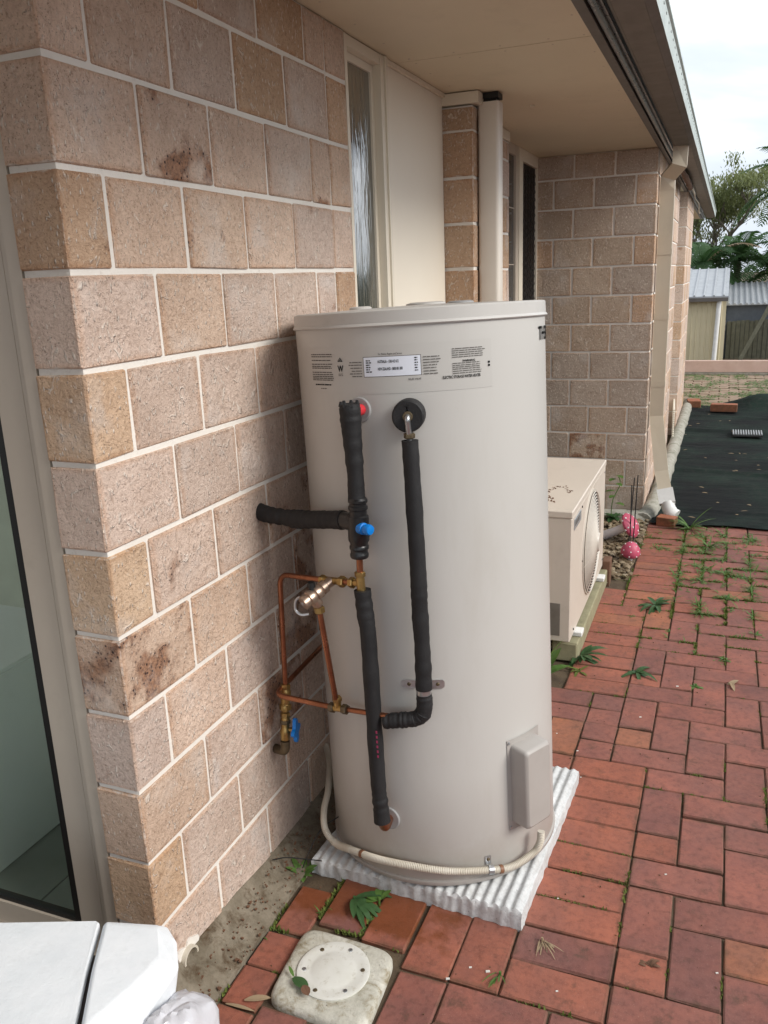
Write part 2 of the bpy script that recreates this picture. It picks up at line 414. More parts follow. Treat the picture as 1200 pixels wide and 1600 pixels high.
CREAMPANEL = simple('cream_panel', (0.78,0.725,0.615,1), (0.75,0.69,0.58,1), 0.5, scale=2, bump=0.0004, bscale=20)
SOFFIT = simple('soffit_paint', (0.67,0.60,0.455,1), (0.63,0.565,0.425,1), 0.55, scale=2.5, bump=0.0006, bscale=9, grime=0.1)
FRAME = simple('window_frame_paint', (0.52,0.455,0.375,1), (0.49,0.425,0.35,1), 0.40, scale=4, grime=0.12)
POST = simple('post_paint', (0.66,0.61,0.54,1), (0.62,0.57,0.50,1), 0.36, scale=4)
DPIPE = simple('downpipe_paint', (0.56,0.49,0.38,1), (0.52,0.455,0.35,1), 0.42, scale=4, grime=0.12)
FASCIA = simple('fascia_steel', (0.10,0.09,0.085,1), (0.13,0.12,0.11,1), 0.38, 0.3, scale=6)
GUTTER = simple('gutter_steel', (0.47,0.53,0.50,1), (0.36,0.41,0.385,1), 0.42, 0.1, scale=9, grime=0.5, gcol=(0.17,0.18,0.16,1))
GUTSHADE = simple('gutter_underside_shade', (0.19,0.175,0.155,1), (0.14,0.125,0.11,1), 0.6, scale=9, grime=0.4)  # darker copy of the gutter steel, unlit look put into the colour
BRIGHT = simple('rolled_steel_strip', (0.30,0.32,0.34,1), (0.22,0.23,0.25,1), 0.28, 0.8, scale=9)
ROOF = simple('roof_steel', (0.42,0.43,0.42,1), None, 0.5, 0.2)
RUBBER = simple('black_gasket', (0.006,0.006,0.006,1), None, 0.5)
PAD = concrete_mat('white_concrete', (0.62,0.63,0.63,1), (0.50,0.51,0.51,1), (0.27,0.24,0.20,1), 0.35, 9)
FOOT = concrete_mat('stained_render', (0.25,0.215,0.165,1), (0.12,0.10,0.07,1), (0.06,0.035,0.016,1), 0.95, 12)
LICHEN = concrete_mat('lichened_concrete', (0.40,0.39,0.34,1), (0.27,0.26,0.22,1), (0.11,0.12,0.075,1), 0.8, 7)
LIDC = concrete_mat('grimy_concrete', (0.56,0.545,0.48,1), (0.40,0.385,0.32,1), (0.20,0.155,0.08,1), 0.85, 16)
DISC = simple('grimy_white_plastic', (0.66,0.66,0.62,1), (0.60,0.595,0.54,1), 0.45, scale=22, grime=0.8, gcol=(0.33,0.29,0.2,1))
WHITETUB = simple('weathered_white_plastic', (0.78,0.80,0.82,1), (0.70,0.73,0.755,1), 0.5, scale=14, bump=0.0014, bscale=60, grime=0.35, gcol=(0.52,0.54,0.55,1))
ACM = simple('aircon_enamel', (0.60,0.535,0.46,1), (0.57,0.505,0.43,1), 0.42, scale=5, grime=0.10)
ACG = simple('aircon_grille', (0.58,0.53,0.46,1), None, 0.4)
DARK = simple('dark_void', (0.02,0.02,0.02,1), None, 0.6)
TIMBER = simple('treated_timber', (0.30,0.28,0.17,1), (0.22,0.20,0.12,1), 0.8, scale=20, bump=0.002, bscale=60, grime=0.4)
TIMBERR = simple('brown_timber', (0.16,0.08,0.045,1), (0.11,0.055,0.03,1), 0.8, scale=20, bump=0.002)
PINKWOOD = simple('pink_timber', (0.72,0.54,0.47,1), (0.62,0.44,0.37,1), 0.7, scale=5, bump=0.002, grime=0.3, gcol=(0.35,0.22,0.16,1))
FENCEW = simple('weathered_paling', (0.115,0.115,0.085,1), (0.07,0.07,0.05,1), 0.9, scale=9, bump=0.003)
SHEDM = simple('shed_cladding', (0.60,0.53,0.36,1), (0.55,0.485,0.32,1), 0.5, scale=3)
ZINC = simple('zinc_roofing', (0.42,0.44,0.46,1), (0.34,0.36,0.38,1), 0.45, 0.4, scale=6)
NET = simple('blue_grey_screen', (0.12,0.14,0.17,1), (0.09,0.105,0.13,1), 0.8, scale=10)
GREEN1 = leaf_mat('weed_leaf', (0.07,0.15,0.035,1), (0.12,0.22,0.05,1))
GREEN2 = leaf_mat('dark_weed_leaf', (0.035,0.085,0.03,1), (0.06,0.13,0.045,1))
MOSS = leaf_mat('moss', (0.07,0.095,0.018,1), (0.13,0.16,0.03,1), 0.9, 0.1, 60)
DRY = leaf_mat('dry_leaf', (0.25,0.17,0.10,1), (0.36,0.28,0.18,1), 0.8, 0.1)
PALM = leaf_mat('palm_leaflet', (0.018,0.055,0.016,1), (0.05,0.11,0.03,1), 0.7, 0.2, 3)
GUM = leaf_mat('gum_leaf', (0.10,0.125,0.045,1), (0.17,0.19,0.075,1), 0.6, 0.3, 2)
BUSH = leaf_mat('bush_leaf', (0.025,0.06,0.02,1), (0.055,0.105,0.03,1), 0.6, 0.15, 2)
BARK = simple('bark', (0.20,0.17,0.14,1), (0.12,0.10,0.08,1), 0.9, scale=12, bump=0.01, bscale=30)

def glass_mat(name, tint=(0.75,0.85,0.80,1), rain=False):
    M = MT(name, 0.04, spec=0.8)
    M.b.inputs['Base Color'].default_value = tint
    if rain:
        M.rough(0.12)
        M.bump(M.noise(42, 3, 0.55, 0.6, stretch=(1.0, 1.0, 0.16)), 0.010, 1.0)
    tr = M.n('ShaderNodeBsdfTransparent'); tr.inputs[0].default_value = (0.93, 0.97, 0.94, 1)
    gl = M.n('ShaderNodeBsdfGlossy'); gl.inputs['Roughness'].default_value = 0.02; gl.inputs['Color'].default_value = (1, 1, 1, 1)
    fr_ = M.n('ShaderNodeFresnel'); fr_.inputs[0].default_value = 1.55
    ff = M.math('MULTIPLY', fr_.outputs[0], M.math('SUBTRACT', 1.0, M.g.outputs['Backfacing']))
    ms = M.n('ShaderNodeMixShader'); M.l(ff, ms.inputs[0]); M.l(tr.outputs[0], ms.inputs[1]); M.l(gl.outputs[0], ms.inputs[2])
    M.l(ms.outputs[0], M.t.nodes['Material Output'].inputs[0])
    return M.m
GLASS = glass_mat('window_glass')
RAIN = MT('rain_glass', 0.10, spec=1.0)
RAIN.color((0.035,0.042,0.036,1)); RAIN.b.inputs['IOR'].default_value = 2.6
RAIN.bump(RAIN.noise(34, 3, 0.55, 0.8, stretch=(1.0, 1.0, 0.14)), 0.0042, 1.0); RAIN = RAIN.m
DGLASS = MT('dark_window_glass', 0.05, spec=0.9); DGLASS.color((0.05,0.052,0.05,1)); DGLASS = DGLASS.m
TILE = simple('white_wall_tile', (0.80,0.83,0.83,1), (0.74,0.78,0.78,1), 0.2, scale=3, grime=0.15, gcol=(0.45,0.5,0.5,1))
INNER = simple('inner_wall', (0.70,0.72,0.62,1), None, 0.7)
FLOORT = simple('grey_floor_tile', (0.22,0.25,0.24,1), (0.28,0.31,0.30,1), 0.3, scale=5)

# ------------------------------------------------------------------ ground
g = MB(); g.poly([(-60,-30,-0.03),(60,-30,-0.03),(60,12.55,-0.03),(-60,12.55,-0.03)])
g.poly([(-60,12.55,-0.03),(60,12.55,-0.03),(60,12.7,-0.6),(-60,12.7,-0.6)])
g.poly([(-60,12.7,-0.6),(60,12.7,-0.6),(200,400,-0.6),(-200,400,-0.6)])
ground = g.build('ground', SOIL); tag(ground, kind='structure')

UX, UY, X0, Y0 = 0.116, 0.114, 0.912, 0.281
def gx(k): return X0+UX*k
def gy(j): return Y0+UY*j
paving = MB().box((0.09,-2.2,-0.06),(3.3,4.2,-0.009)).build('paved_path', SOIL); tag(paving, kind='structure')
rp = random.Random(5)
pav_cache = {}
def paver_mesh(wx, wy):
    key = (round(wx, 2), round(wy, 2), rp.randrange(5))
    if key not in pav_cache:
        b_ = MB().bbox((-wx/2,-wy/2,-0.05),(wx/2,wy/2,0), 0.0032, 0.0016, rp)
        me = b_.mesh('paver'); me.materials.append(PAVER); pav_cache[key] = me
    return pav_cache[key]
far_pavers = MB()
pav_list = []
def paver(x0, x1, y0, y1, tone='f'):
    gap = 0.0022
    pav_list.append((x0+gap, x1-gap, y0+gap, y1-gap, tone))
def kmin(j):
    if j <= -1: return -6
    if j <= 8: return 0
    if j <= 20: return -1
    return 0
JT, JB, KR = 34, -20, 20
def dom(k, j): return JB <= j < JT and kmin(j) <= k < KR
def P(k, j, a, b, tone='f'): paver(gx(k), gx(k+a), gy(j), gy(j+b), tone)
for j in range(JB, JT):
    for k in range(kmin(j), KR):
        if -6 <= k <= -5 and -4 <= j <= -1: continue
        if k == -4 and j in (-3, -4): continue
        r = (k+j) % 4
        if r == 0: P(k, j, 2 if dom(k+1, j) else 1, 1)
        elif r == 1:
            if not dom(k-1, j) : P(k, j, 1, 1, 's')
        elif r == 2: P(k, j, 1, 2 if dom(k, j+1) else 1)
        else:
            if not dom(k, j-1): P(k, j, 1, 1, 's')
for j in range(0, 8): P(-2, j, 2, 1, 's')
P(-2, 8, 2, 1, 's'); P(-2, 9, 1, 1); P(-2, 10, 1, 1); P(-2, 11, 1, 1); P(-2, 12, 1, 1)
for k in (-4, -3): paver(gx(k), gx(k+1), gy(0), 0.545, 's')
for k in (-6, -5, -4, -3):
    P(k, 7, 1, 2, 's' if k == -3 else 'f'); P(k, 9, 1, 2)
P(-4, 11, 2, 1, 's'); P(-6, 11, 2, 1); P(-4, 12, 2, 1); P(-6, 12, 2, 1)
for j in range(13, 21): P(-3, j, 2, 1, 's')
P(-3, 21, 1, 2, 's'); 
for j in range(21, 34): P(-2, j, 2, 1, 's')
# border column by the wall footing and the pieces round the drain lid
paver(0.104, 0.196, 0.292, 0.455, 's')
for j in (-1, -2): paver(0.098, 0.192, gy(j)+0.004, gy(j+1)+0.004, 's')
for j in range(-20, -3, 2): paver(0.098, 0.192, gy(j), gy(j+2), 's')
paver(0.204, 0.322, 0.338, 0.55, 's'); paver(0.326, 0.442, 0.330, 0.55, 's')
paver(0.196, 0.31, -0.15, 0.082, 's'); paver(0.312, 0.43, -0.15, 0.070, 's'); paver(0.10, 0.192, -0.06, 0.048, 's')
n_p = 0
px_, py_ = CP.x, CP.y
pav_list.sort(key=lambda q: (q[0]+q[1]-2*1.0)**2*1.5+((q[2]+q[3])/2-1.2)**2*0.35)
def inview(q):
    cx_, cy_ = (q[0]+q[1])/2, (q[2]+q[3])/2
    d = Vector((cx_, cy_, 0))-CP; z = d.dot(fw); 
    if z <= 0: return False
    X = 600+FOC*d.dot(rt2)/z; Y = 800-FOC*d.dot(up2)/z
    return -60 < X < 1290 and -50 < Y < 1700
vis = [q for q in pav_list if inview(q)]; inv = [q for q in pav_list if not inview(q)]
vis.sort(key=lambda q: q[2]); 
if len(vis) > 298: inv += vis[298:]; vis = vis[:298]
for q in vis:
    x0, x1, y0, y1, tn = q
    o = bpy.data.objects.new('paver', paver_mesh(x1-x0, y1-y0)); COL.objects.link(o); o.parent = paving
    o.location = ((x0+x1)/2, (y0+y1)/2, rp.uniform(-0.0022, 0.0018))
    o.rotation_euler = (rp.gauss(0, 0.008), rp.gauss(0, 0.008), rp.gauss(0, 0.006))
    if rp.random() < 0.5: o.rotation_euler.z += math.pi
    v = rp.uniform(0.92, 1.08)
    if tn == 's': c = (0.300*v, 0.103*v, 0.066*v)
    else: c = (0.262*v, 0.098*v, 0.074*v)
    if rp.random() < 0.07: c = (0.320*v, 0.125*v, 0.070*v)
    if rp.random() < 0.15: c = (0.225*v, 0.088*v, 0.070*v)
    o.color = (*c, 1)
for q in inv: far_pavers.bbox((q[0], q[2], -0.05), (q[1], q[3], 0), 0.0035, 0.001, rp)
fo = far_pavers.build('paver_rows', PAVER, paving, kind='stuff'); fo.color = (0.265, 0.098, 0.072, 1)

# ------------------------------------------------------------------ the house
LZ = 1.92; CH = 0.172; W = 0.2423
house = thing('house', 'single storey pale brown brick house with cream trim and a deep painted eave', 'house')
rb = random.Random(3)
brick_cache = {}
def brick_mesh(sx, sy, sz):
    key = (round(sx, 3), round(sy, 3), round(sz, 3), rb.randrange(4))
    if key not in brick_cache:
        me = MB().bbox((-sx/2,-sy/2,-sz/2),(sx/2,sy/2,sz/2), 0.003, 0.0014, rb).mesh('brick'); me.materials.append(BRICK); brick_cache[key] = me
    return brick_cache[key]
def brick(parent, a, b, tone=None, burn=None):
    c = [(a[i]+b[i])/2 for i in range(3)]; s_ = [b[i]-a[i] for i in range(3)]
    if min(s_) < 0.012: return
    o = bpy.data.objects.new('brick', brick_mesh(*s_)); COL.objects.link(o); o.parent = parent
    o.location = c; o.rotation_euler = (rb.gauss(0, .0035), rb.gauss(0, .0025), rb.gauss(0, .0015))
    v = rb.uniform(0.93, 1.07)
    base = rb.choice([(0.575,0.447,0.362), (0.565,0.450,0.378), (0.55,0.447,0.388), (0.565,0.430,0.335), (0.53,0.428,0.365)])
    if rb.random() < 0.14: base = (0.50, 0.355, 0.245)
    if tone: base = tone
    if burn is None: burn = rb.choice([0, 0, 0, 0, 0, 0.1, 0.25]) if rb.random() < 0.7 else 0
    v *= 1.09; o.color = (base[0]*v, base[1]*v, base[2]*v, burn)
    return o
J = 0.0055
def rows(ztop=2.23, zbot=-0.10):
    for i in range(-2, 12):
        z1 = LZ-i*CH; z0 = z1-CH
        if z0 > ztop or z1 < zbot: continue
        yield i, max(z0+J, zbot), min(z1-J, ztop)
ORB = (0.49, 0.345, 0.24); PNK = (0.60, 0.485, 0.415); GRY = (0.42, 0.35, 0.29); TAN = (0.555, 0.425, 0.335)
# wall A, the near wall: x = 0 plane, y 0..1.229
wa = MB().box((-0.106, 0.006, -0.12), (-0.0045, 1.229, 2.228)).build('brick_wall', MORTAR, house)
burnA = {(0,1): 0.75, (0,4): 0.6, (3,2): 0.35, (5,3): 0.5, (6,0): 0.72, (7,3): 1.0, (8,2): 0.95, (6,3): 0.9, (5,1): 0.45, (4,4): 0.9, (3,4): 0.7, (7,4): 0.9, (2,3): 0.2}
toneA = {(1,0): ORB, (1,1): TAN, (3,0): (0.53,0.385,0.27), (2,0): PNK, (4,0): PNK, (4,2): PNK, (8,1): PNK, (9,0): (0.54,0.39,0.27), (-1,5): ORB, (5,0): (0.53,0.395,0.28), (2,5): ORB}
for i, z0, z1 in rows(2.226):
    hdr = (i % 2 != 0)
    if not hdr: ed = [0, W, 2*W, 3*W, 4*W, 4.5*W, 1.229]
    else: ed = [0, W/2, 1.5*W, 2.5*W, 3.5*W, 4.5*W, 1.229]
    for n_, (a, b) in enumerate(zip(ed, ed[1:])):
        y0 = a+(0 if n_ == 0 else J*0.9); y1 = b-J*0.9
        pr = rb.uniform(-0.0015, 0.0015)
        if n_ == 0: brick(wa, (-0.11, 0, z0), (0, y1, z1), toneA.get((i, n_)), burnA.get((i, n_), 0.0))
        else: brick(wa, (-0.10, y0, z0), (pr, y1, z1), toneA.get((i, n_)), burnA.get((i, n_)))
# footing, rendered strip at the wall base
fm = MB(); ny = 60; prof = []
rf = random.Random(2)
for a in range(ny+1):
    y = -0.06+a*(4.3+0.06)/ny
    hh = 0.030+0.035*max(0, 1-y/0.6)+rf.uniform(-.004, .004)
    wd = 0.094+rf.uniform(-.006, .006)
    prof.append([(-0.03, y, hh+0.02), (0.004, y, hh+0.014), (0.03, y, hh*0.75), (0.065, y, hh*0.45+rf.uniform(-.003, .003)), (wd, y, 0.006), (wd+0.004, y, -0.05)])
for r_ in prof: fm.v += r_
for a in range(ny):
    for b in range(5):
        p_ = a*6+b; fm.f.append((p_, p_+1, p_+7, p_+6))
fm.f.append((5,4,3,2,1,0)) 
fm.build('footing', FOOT, house, smooth=True)
# brick pier and the wall beyond it
wp = MB().box((-0.10, 2.206, -0.1), (0.096, 2.43, 2.18)).build('brick_wall', MORTAR, house)
for i, z0, z1 in rows(2.175):
    brick(wp, (-0.102, 2.2, z0), (0.1, 2.436, z1), [ORB, (0.44,0.315,0.22), (0.43,0.295,0.20)][i % 3], 0.0)
MB().box((-0.03, 2.19, 2.185), (0.125, 2.46, 2.226)).build('pier_capping', CREAM, house)
wf = MB().box((-0.10, 2.44, -0.1), (-0.0045, 3.22, 2.18)).build('brick_wall', MORTAR, house)
for i, z0, z1 in rows(2.175):
    ed = [2.44, 2.44+W*(0.5 if i % 2 else 1)]
    while ed[-1] < 3.22: ed.append(min(ed[-1]+W, 3.22))
    for n_, (a, b) in enumerate(zip(ed, ed[1:])): brick(wf, (-0.10, a+(J if n_ else 0), z0), (0, b-J, z1))
MB().box((-0.06, 2.46, 2.182), (0.006, 3.21, 2.226)).build('wall_capping', CREAM, house)
# wall C faces the camera, wall D runs on behind it
XC, YC = 0.633, 4.26
wc = MB().box((-0.09, YC+0.0045, -0.1), (XC-0.0045, YC+0.10, 2.228)).build('brick_wall', MORTAR, house)
for i, z0, z1 in rows(2.226):
    hdr = (i % 2 != 0); x = XC; n_ = 0
    st = W*0.5 if hdr else W
    while x > -0.085:
        xa = max(x-st, -0.09)
        bt = None; tn = None
        if i == 8 and n_ == 1: bt = 0.85
        if i in (-1, 1, 3) and n_ == 0: tn = ORB
        if i == 1 and n_ == 3: tn = ORB
        if n_ == 0: brick(wc, (xa+J, YC, z0), (x, YC+0.11 if not hdr else YC+0.235, z1), tn or GRY, 0.0)
        else: brick(wc, (xa+J, YC+rb.uniform(-.001, .001), z0), (x-J, YC+0.10, z1), tn or rb.choice([GRY, (0.44,0.35,0.27), (0.45,0.36,0.285)]), 0.0 if bt is None else bt)
        x = xa; st = W; n_ += 1
wd_ = MB().box((0.53, YC+0.12, -0.1), (XC-0.0045, 6.66, 2.228)).build('brick_wall', MORTAR, house)
for i, z0, z1 in rows(2.226):
    hdr = (i % 2 != 0); y = YC+(0.2423 if hdr else 0.1212)
    while y < 6.62:
        yb = min(y+W, 6.665)
        brick(wd_, (0.525, y, z0), (XC, yb-2*J, z1)); y = yb
EY = 7.42
we = MB().box((0.30, EY+0.0045, -0.1), (0.660, 8.85, 2.228)).build('brick_wall', MORTAR, house)
for i, z0, z1 in rows(2.226):
    hdr = (i % 2 != 0)
    y = EY+(0.2423 if hdr else 0.1212); x = 0.665; st = W/2 if hdr else W; n_ = 0
    while x > 0.305:
        xa = max(x-st, 0.30)
        brick(we, (xa+J, EY, z0), (x-(J if n_ else 0), EY+((0.235 if hdr else 0.11) if n_ == 0 else 0.10), z1)); x = xa; st = W; n_ += 1
    while y < 8.8:
        yb = min(y+W, 8.85); brick(we, (0.57, y, z0), (0.665, yb-2*J, z1)); y = yb
# recessed wall between D and E, and the body of the house
MB().box((-0.3, 6.67, -0.1), (0.52, 7.41, 2.23)).build('recess_wall', MORTAR, house)
MB().box((-6.0, 8.86, -0.1), (0.30, 12.1, 2.23)).build('rear_wall', BRICK, house).color = (0.44, 0.33, 0.25, 0)
MB().box((-2.2, 1.9, -0.1), (-0.32, 8.8, 2.2)).build('core_wall', INNER, house)
bp_ = MB().box((0.668, 6.75, 0.03), (0.676, 8.2, 0.34)); 
# rounded concrete footing along wall D
fd = MB(); pts = [(0.645,4.16,0.0),(0.685,4.5,0.025),(0.695,5.2,0.03),(0.70,6.2,0.03),(0.705,7.2,0.03),(0.71,8.3,0.03),(0.71,9.2,0.03)]
sp1 = spline(pts, 8)
fd.tube(sp1, [0.055+rf.uniform(-.006, .006) for _ in sp1], 12)
fd.build('concrete_haunch', LICHEN, house, smooth=True)
fc = MB(); sp2 = spline([(0.0,4.22,-0.005),(0.3,4.21,-0.005),(0.6,4.20,0.0),(0.66,4.24,0.0)], 6)
fc.tube(sp2, [0.06+rf.uniform(-.005, .005) for _ in sp2], 10); fc.build('concrete_haunch', LICHEN, house, smooth=True)

# sidelight, cream panel, head
sf = MB()
sf.box((-0.07, 1.232, 0.05), (-0.004, 1.250, 2.226)); sf.box((-0.07, 1.508, 0.05), (-0.004, 1.536, 2.226))
sf.box((-0.07, 1.251, 2.196), (-0.006, 1.507, 2.226)); sf.box((-0.07, 1.251, 0.05), (-0.006, 1.507, 0.09))

sidel = sf.build('sidelight_window', CREAM, house)
MB().box((-0.052, 1.2515, 0.091), (-0.030, 1.276, 2.195)).box((-0.052, 1.488, 0.091), (-0.030, 1.507, 2.195)).box((-0.052, 1.277, 2.172), (-0.030, 1.487, 2.195)).build('sash', CREAM, sidel)
MB().box((-0.043, 1.2765, 0.092), (-0.037, 1.4875, 2.1715)).build('pane', RAIN, sidel)
MB().box((-0.14, 1.26, 0.0), (-0.12, 1.52, 2.2)).build('dark_backing', DARK, sidel)  # plain dark sheet closing off the view behind the pane
MB().box((-0.06, 1.545, 0.0), (-0.022, 2.196, 2.226)).build('cladding_panel', CREAMPANEL, house)
MB().box((-0.02, 1.537, 0.0), (0.002, 1.556, 2.226)).box((-0.020, 1.557, 2.214), (-0.008, 2.195, 2.228)).build('cover_strip', CREAM, house)
# square post
pm = MB(); pr_ = []
for (cx_, cy_, a0) in ((0.175,2.265,-90),(0.175,2.315,0),(0.118,2.315,90),(0.118,2.265,180)):
    for t in range(5):
        a = math.radians(a0+t*22.5); pr_.append((cx_+0.014*math.cos(a), cy_+0.014*math.sin(a), 0.0))
pm.prism(pr_, (0, 0, 2.195)); pm.build('post', POST, house, smooth=True)
MB().box((0.118, 2.262, 2.1955), (0.176, 2.318, 2.206)).box((0.108, 2.255, 2.207), (0.186, 2.325, 2.227)).build('post_dark_gap', RUBBER, house)  # black blocks painted in for the dark gap above the post
MB().box((0.103, 2.262, 2.15), (0.1035, 2.318, 2.195)).build('post_flap', CREAM, house)
# dark window and security door beside wall C
wn = MB(); wn.box((-0.11, 3.225, 0.0), (-0.06, 3.245, 2.229)).box((-0.11, 3.665, 0.0), (-0.070, 3.735, 2.229)).box((-0.11, 3.246, 2.175), (-0.071, 3.664, 2.229)).box((-0.11, 3.246, 0.0), (-0.071, 3.664, 0.06))
wn = wn.build('side_window', FRAME, house)
MB().box((-0.088, 3.247, 0.061), (-0.082, 3.663, 2.174)).build('pane', DGLASS, wn)
for z in (0.55, 1.0, 1.28, 1.6, 1.9): MB().box((-0.0815, 3.247, z), (-0.079, 3.663, z+0.006)).build('glazing_bar', FRAME, wn)
MB().box((-0.13, 3.247, 0.0), (-0.125, 3.663, 2.1)).build('dark_backing', DARK, wn)  # plain dark sheet at the back of the side window
dr = MB(); dr.box((-0.11, 3.737, 0.0), (-0.066, 3.83, 2.229)).box((-0.11, 4.24, 0.0), (-0.070, 4.262, 2.229)).box((-0.11, 3.831, 2.165), (-0.067, 4.239, 2.229))
dr = dr.build('security_door', CREAM, house)
MB().box((-0.11, 3.831, 0.02), (-0.084, 4.239, 2.164)).build('mesh_backing', RUBBER, dr)
sc_ = MB()
for a in range(47):
    for b in range(5):
        zc = 0.05+a*0.045+(0.0225 if b % 2 else 0); yc = 3.875+b*0.078
        for (s1, s2) in ((-1, 1), (1, 1), (-1, -1), (1, -1)):
            p0 = Vector((-0.078, yc+s1*0.039, zc)); p1 = Vector((-0.078, yc, zc+s2*0.0225))
            if p1.z > 2.16: continue
            sc_.tube([p0, p1], 0.0022, 3, cap=False)
o = sc_.build('security_screen', BLACKPL, dr, kind='stuff'); 
# soffit in sheets with narrow joints, plus an added patio roof behind the camera
MB().box((-3.0, -4.5, 2.230), (-0.602, -0.002, 2.242)).build('soffit_sheet', SOFFIT, house)  # unseen patio roof, added to cut the sky light from behind the camera
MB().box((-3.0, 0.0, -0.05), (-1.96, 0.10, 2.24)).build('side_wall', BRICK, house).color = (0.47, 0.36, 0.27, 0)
for (ya, yb) in ((-4.5, -2.506), (-2.5, 1.662), (1.666, 4.06), (4.064, 6.46), (6.464, 8.86), (8.864, 12.25)):  # first sheet continues the added patio roof
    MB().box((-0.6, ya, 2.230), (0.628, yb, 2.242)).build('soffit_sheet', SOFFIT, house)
for (x, y) in ((0.24, 2.62),): MB().tube([(x, y, 2.2298), (x, y, 2.222)], 0.012, 10).build('soffit_vent', CREAM, house)
MB().box((0.629, -4.5, 2.2225), (0.658, 12.26, 2.2295)).box((0.648, -4.5, 2.230), (0.658, 12.26, 2.40)).build('fascia', FASCIA, house)
MB().tube([(0.672, -4.5, 2.236), (0.672, 12.26, 2.236)], 0.011, 12).build('fascia_bead', BRIGHT, house, smooth=True)
MB().box((0.6585, -4.5, 2.243), (0.692, 12.26, 2.249)).build('fascia_lip', BRIGHT, house)
nh = MB()
for y in [0.1+0.22*k for k in range(54)]+[1.63, 1.70, 4.03, 4.10]:
    for x in ((0.045, 0.605) if y not in (1.63, 1.70, 4.03, 4.10) else (0.05, 0.2, 0.35, 0.5)): nh.tube([(x, y, 2.2305), (x, y, 2.2292)], [0.0045, 0.003], 8)
nh.build('nail_heads', FRAME, house, kind='stuff')
# gutter profile
gp = [(0.700,2.300),(0.700,2.250),(0.716,2.233),(0.800,2.231),(0.824,2.240)]
gm = MB()
def sheet(mb, prof, ya, yb, th=0.0015):
    for (a, b) in zip(prof, prof[1:]):
        d_ = Vector((b[0]-a[0], 0, b[1]-a[1])).normalized(); n_ = Vector((d_.z, 0, -d_.x))*th
        mb.prism([(a[0], ya, a[1]), (b[0], ya, b[1]), (b[0]+n_.x, ya, b[1]+n_.z), (a[0]+n_.x, ya, a[1]+n_.z)], (0, yb-ya, 0))
sheet(gm, gp, -4.5, 12.2); gutter = gm.build('gutter', GUTSHADE, house)
gf = MB(); sheet(gf, [(0.825,2.240),(0.829,2.300),(0.836,2.306),(0.836,2.316),(0.824,2.320)], -4.5, 12.2, 0.002); gf.prism([(0.70,12.2,2.30),(0.70,12.2,2.25),(0.716,12.2,2.233),(0.80,12.2,2.231),(0.827,12.2,2.24),(0.829,12.2,2.31)], (0,0.003,0))
gf.build('gutter_face', GUTTER, gutter)
sl_ = MB()
for a in range(120):
    y = -1.0+a*0.11; sl_.box((0.8285, y, 2.283), (0.8312, y+0.016, 2.288))
sl_.build('overflow_slots', FASCIA, gutter, kind='stuff')
rfm = MB().prism([(0.80,-4.5,2.335),(0.80,-4.5,2.35),(-2.9,-4.5,3.267),(-2.9,-4.5,3.25)], (0, 16.8, 0)); rfm.build('roof', ROOF, house)  # runs on behind the camera to cover the added patio
co = MB()
for a in range(74):
    y = -2.4+a*0.2; co.prism([(0.80,y,2.3505),(0.80,y+0.05,2.3505),(0.80,y+0.036,2.372),(0.80,y+0.014,2.372)], (-3.7,0,0.9377))
co.build('roof_ribs', ROOF, house, kind='stuff')
MB().box((-0.4,-2.5,2.36),(-0.2,12.2,2.5)).build('wall_plate', TIMBERR, house)
# cable and rag hanging under the gutter
cb = MB(); cb.tube(spline([(0.705,6.6,2.225),(0.72,7.3,2.205),(0.70,8.1,2.21),(0.715,8.8,2.20),(0.70,9.3,2.16),(0.69,9.9,2.17),(0.69,10.2,2.20)], 8), 0.006, 6); cb.build('loose_cable', CREAM, house, smooth=True)
rg = MB(); rg.tube(spline([(0.70,5.3,2.215),(0.71,5.7,2.20),(0.715,6.2,2.19),(0.71,6.6,2.195),(0.70,6.9,2.205)], 5), [0.008]+[0.018+rf.uniform(-.005, .006) for _ in range(19)]+[0.006], 8); rg.build('lagged_cable', TIMBERR, house, smooth=True)
# downpipe at the corner of wall C
dpo = MB()
dpo.rtube([(0.748,4.33,2.26),(0.748,4.33,2.135),(0.682,4.40,2.075),(0.682,4.40,2.0)], 0.05, 0.085, (1,0,0.01))
dpo.rtube([(0.682,4.40,2.003),(0.682,4.40,0.64),(0.735,4.30,0.30),(0.775,4.225,0.16)], 0.048, 0.083, (1,0,0.02))
dpo = dpo.build('downpipe', DPIPE, house)
jb = MB()
for z in (1.63, 1.245, 0.83): jb.rtube([(0.682,4.40,z),(0.682,4.40,z+0.035)], 0.052, 0.087, (1,0,0.02))
jb.build('joint_collar', DPIPE, dpo)
jb2 = MB(); jb2.rtube([(0.765,4.245,0.195),(0.788,4.20,0.115)], 0.062, 0.098, (1,0,0.02)); jb2.build('pipe_adaptor', WHITEPL, dpo)
jb3 = MB(); jb3.tube([(0.786,4.205,0.125),(0.797,4.19,0.09),(0.815,4.175,0.06),(0.842,4.165,0.045)], [0.040,0.042,0.045,0.047], 18); jb3.build('pvc_elbow', WHITEPL, dpo, smooth=True)
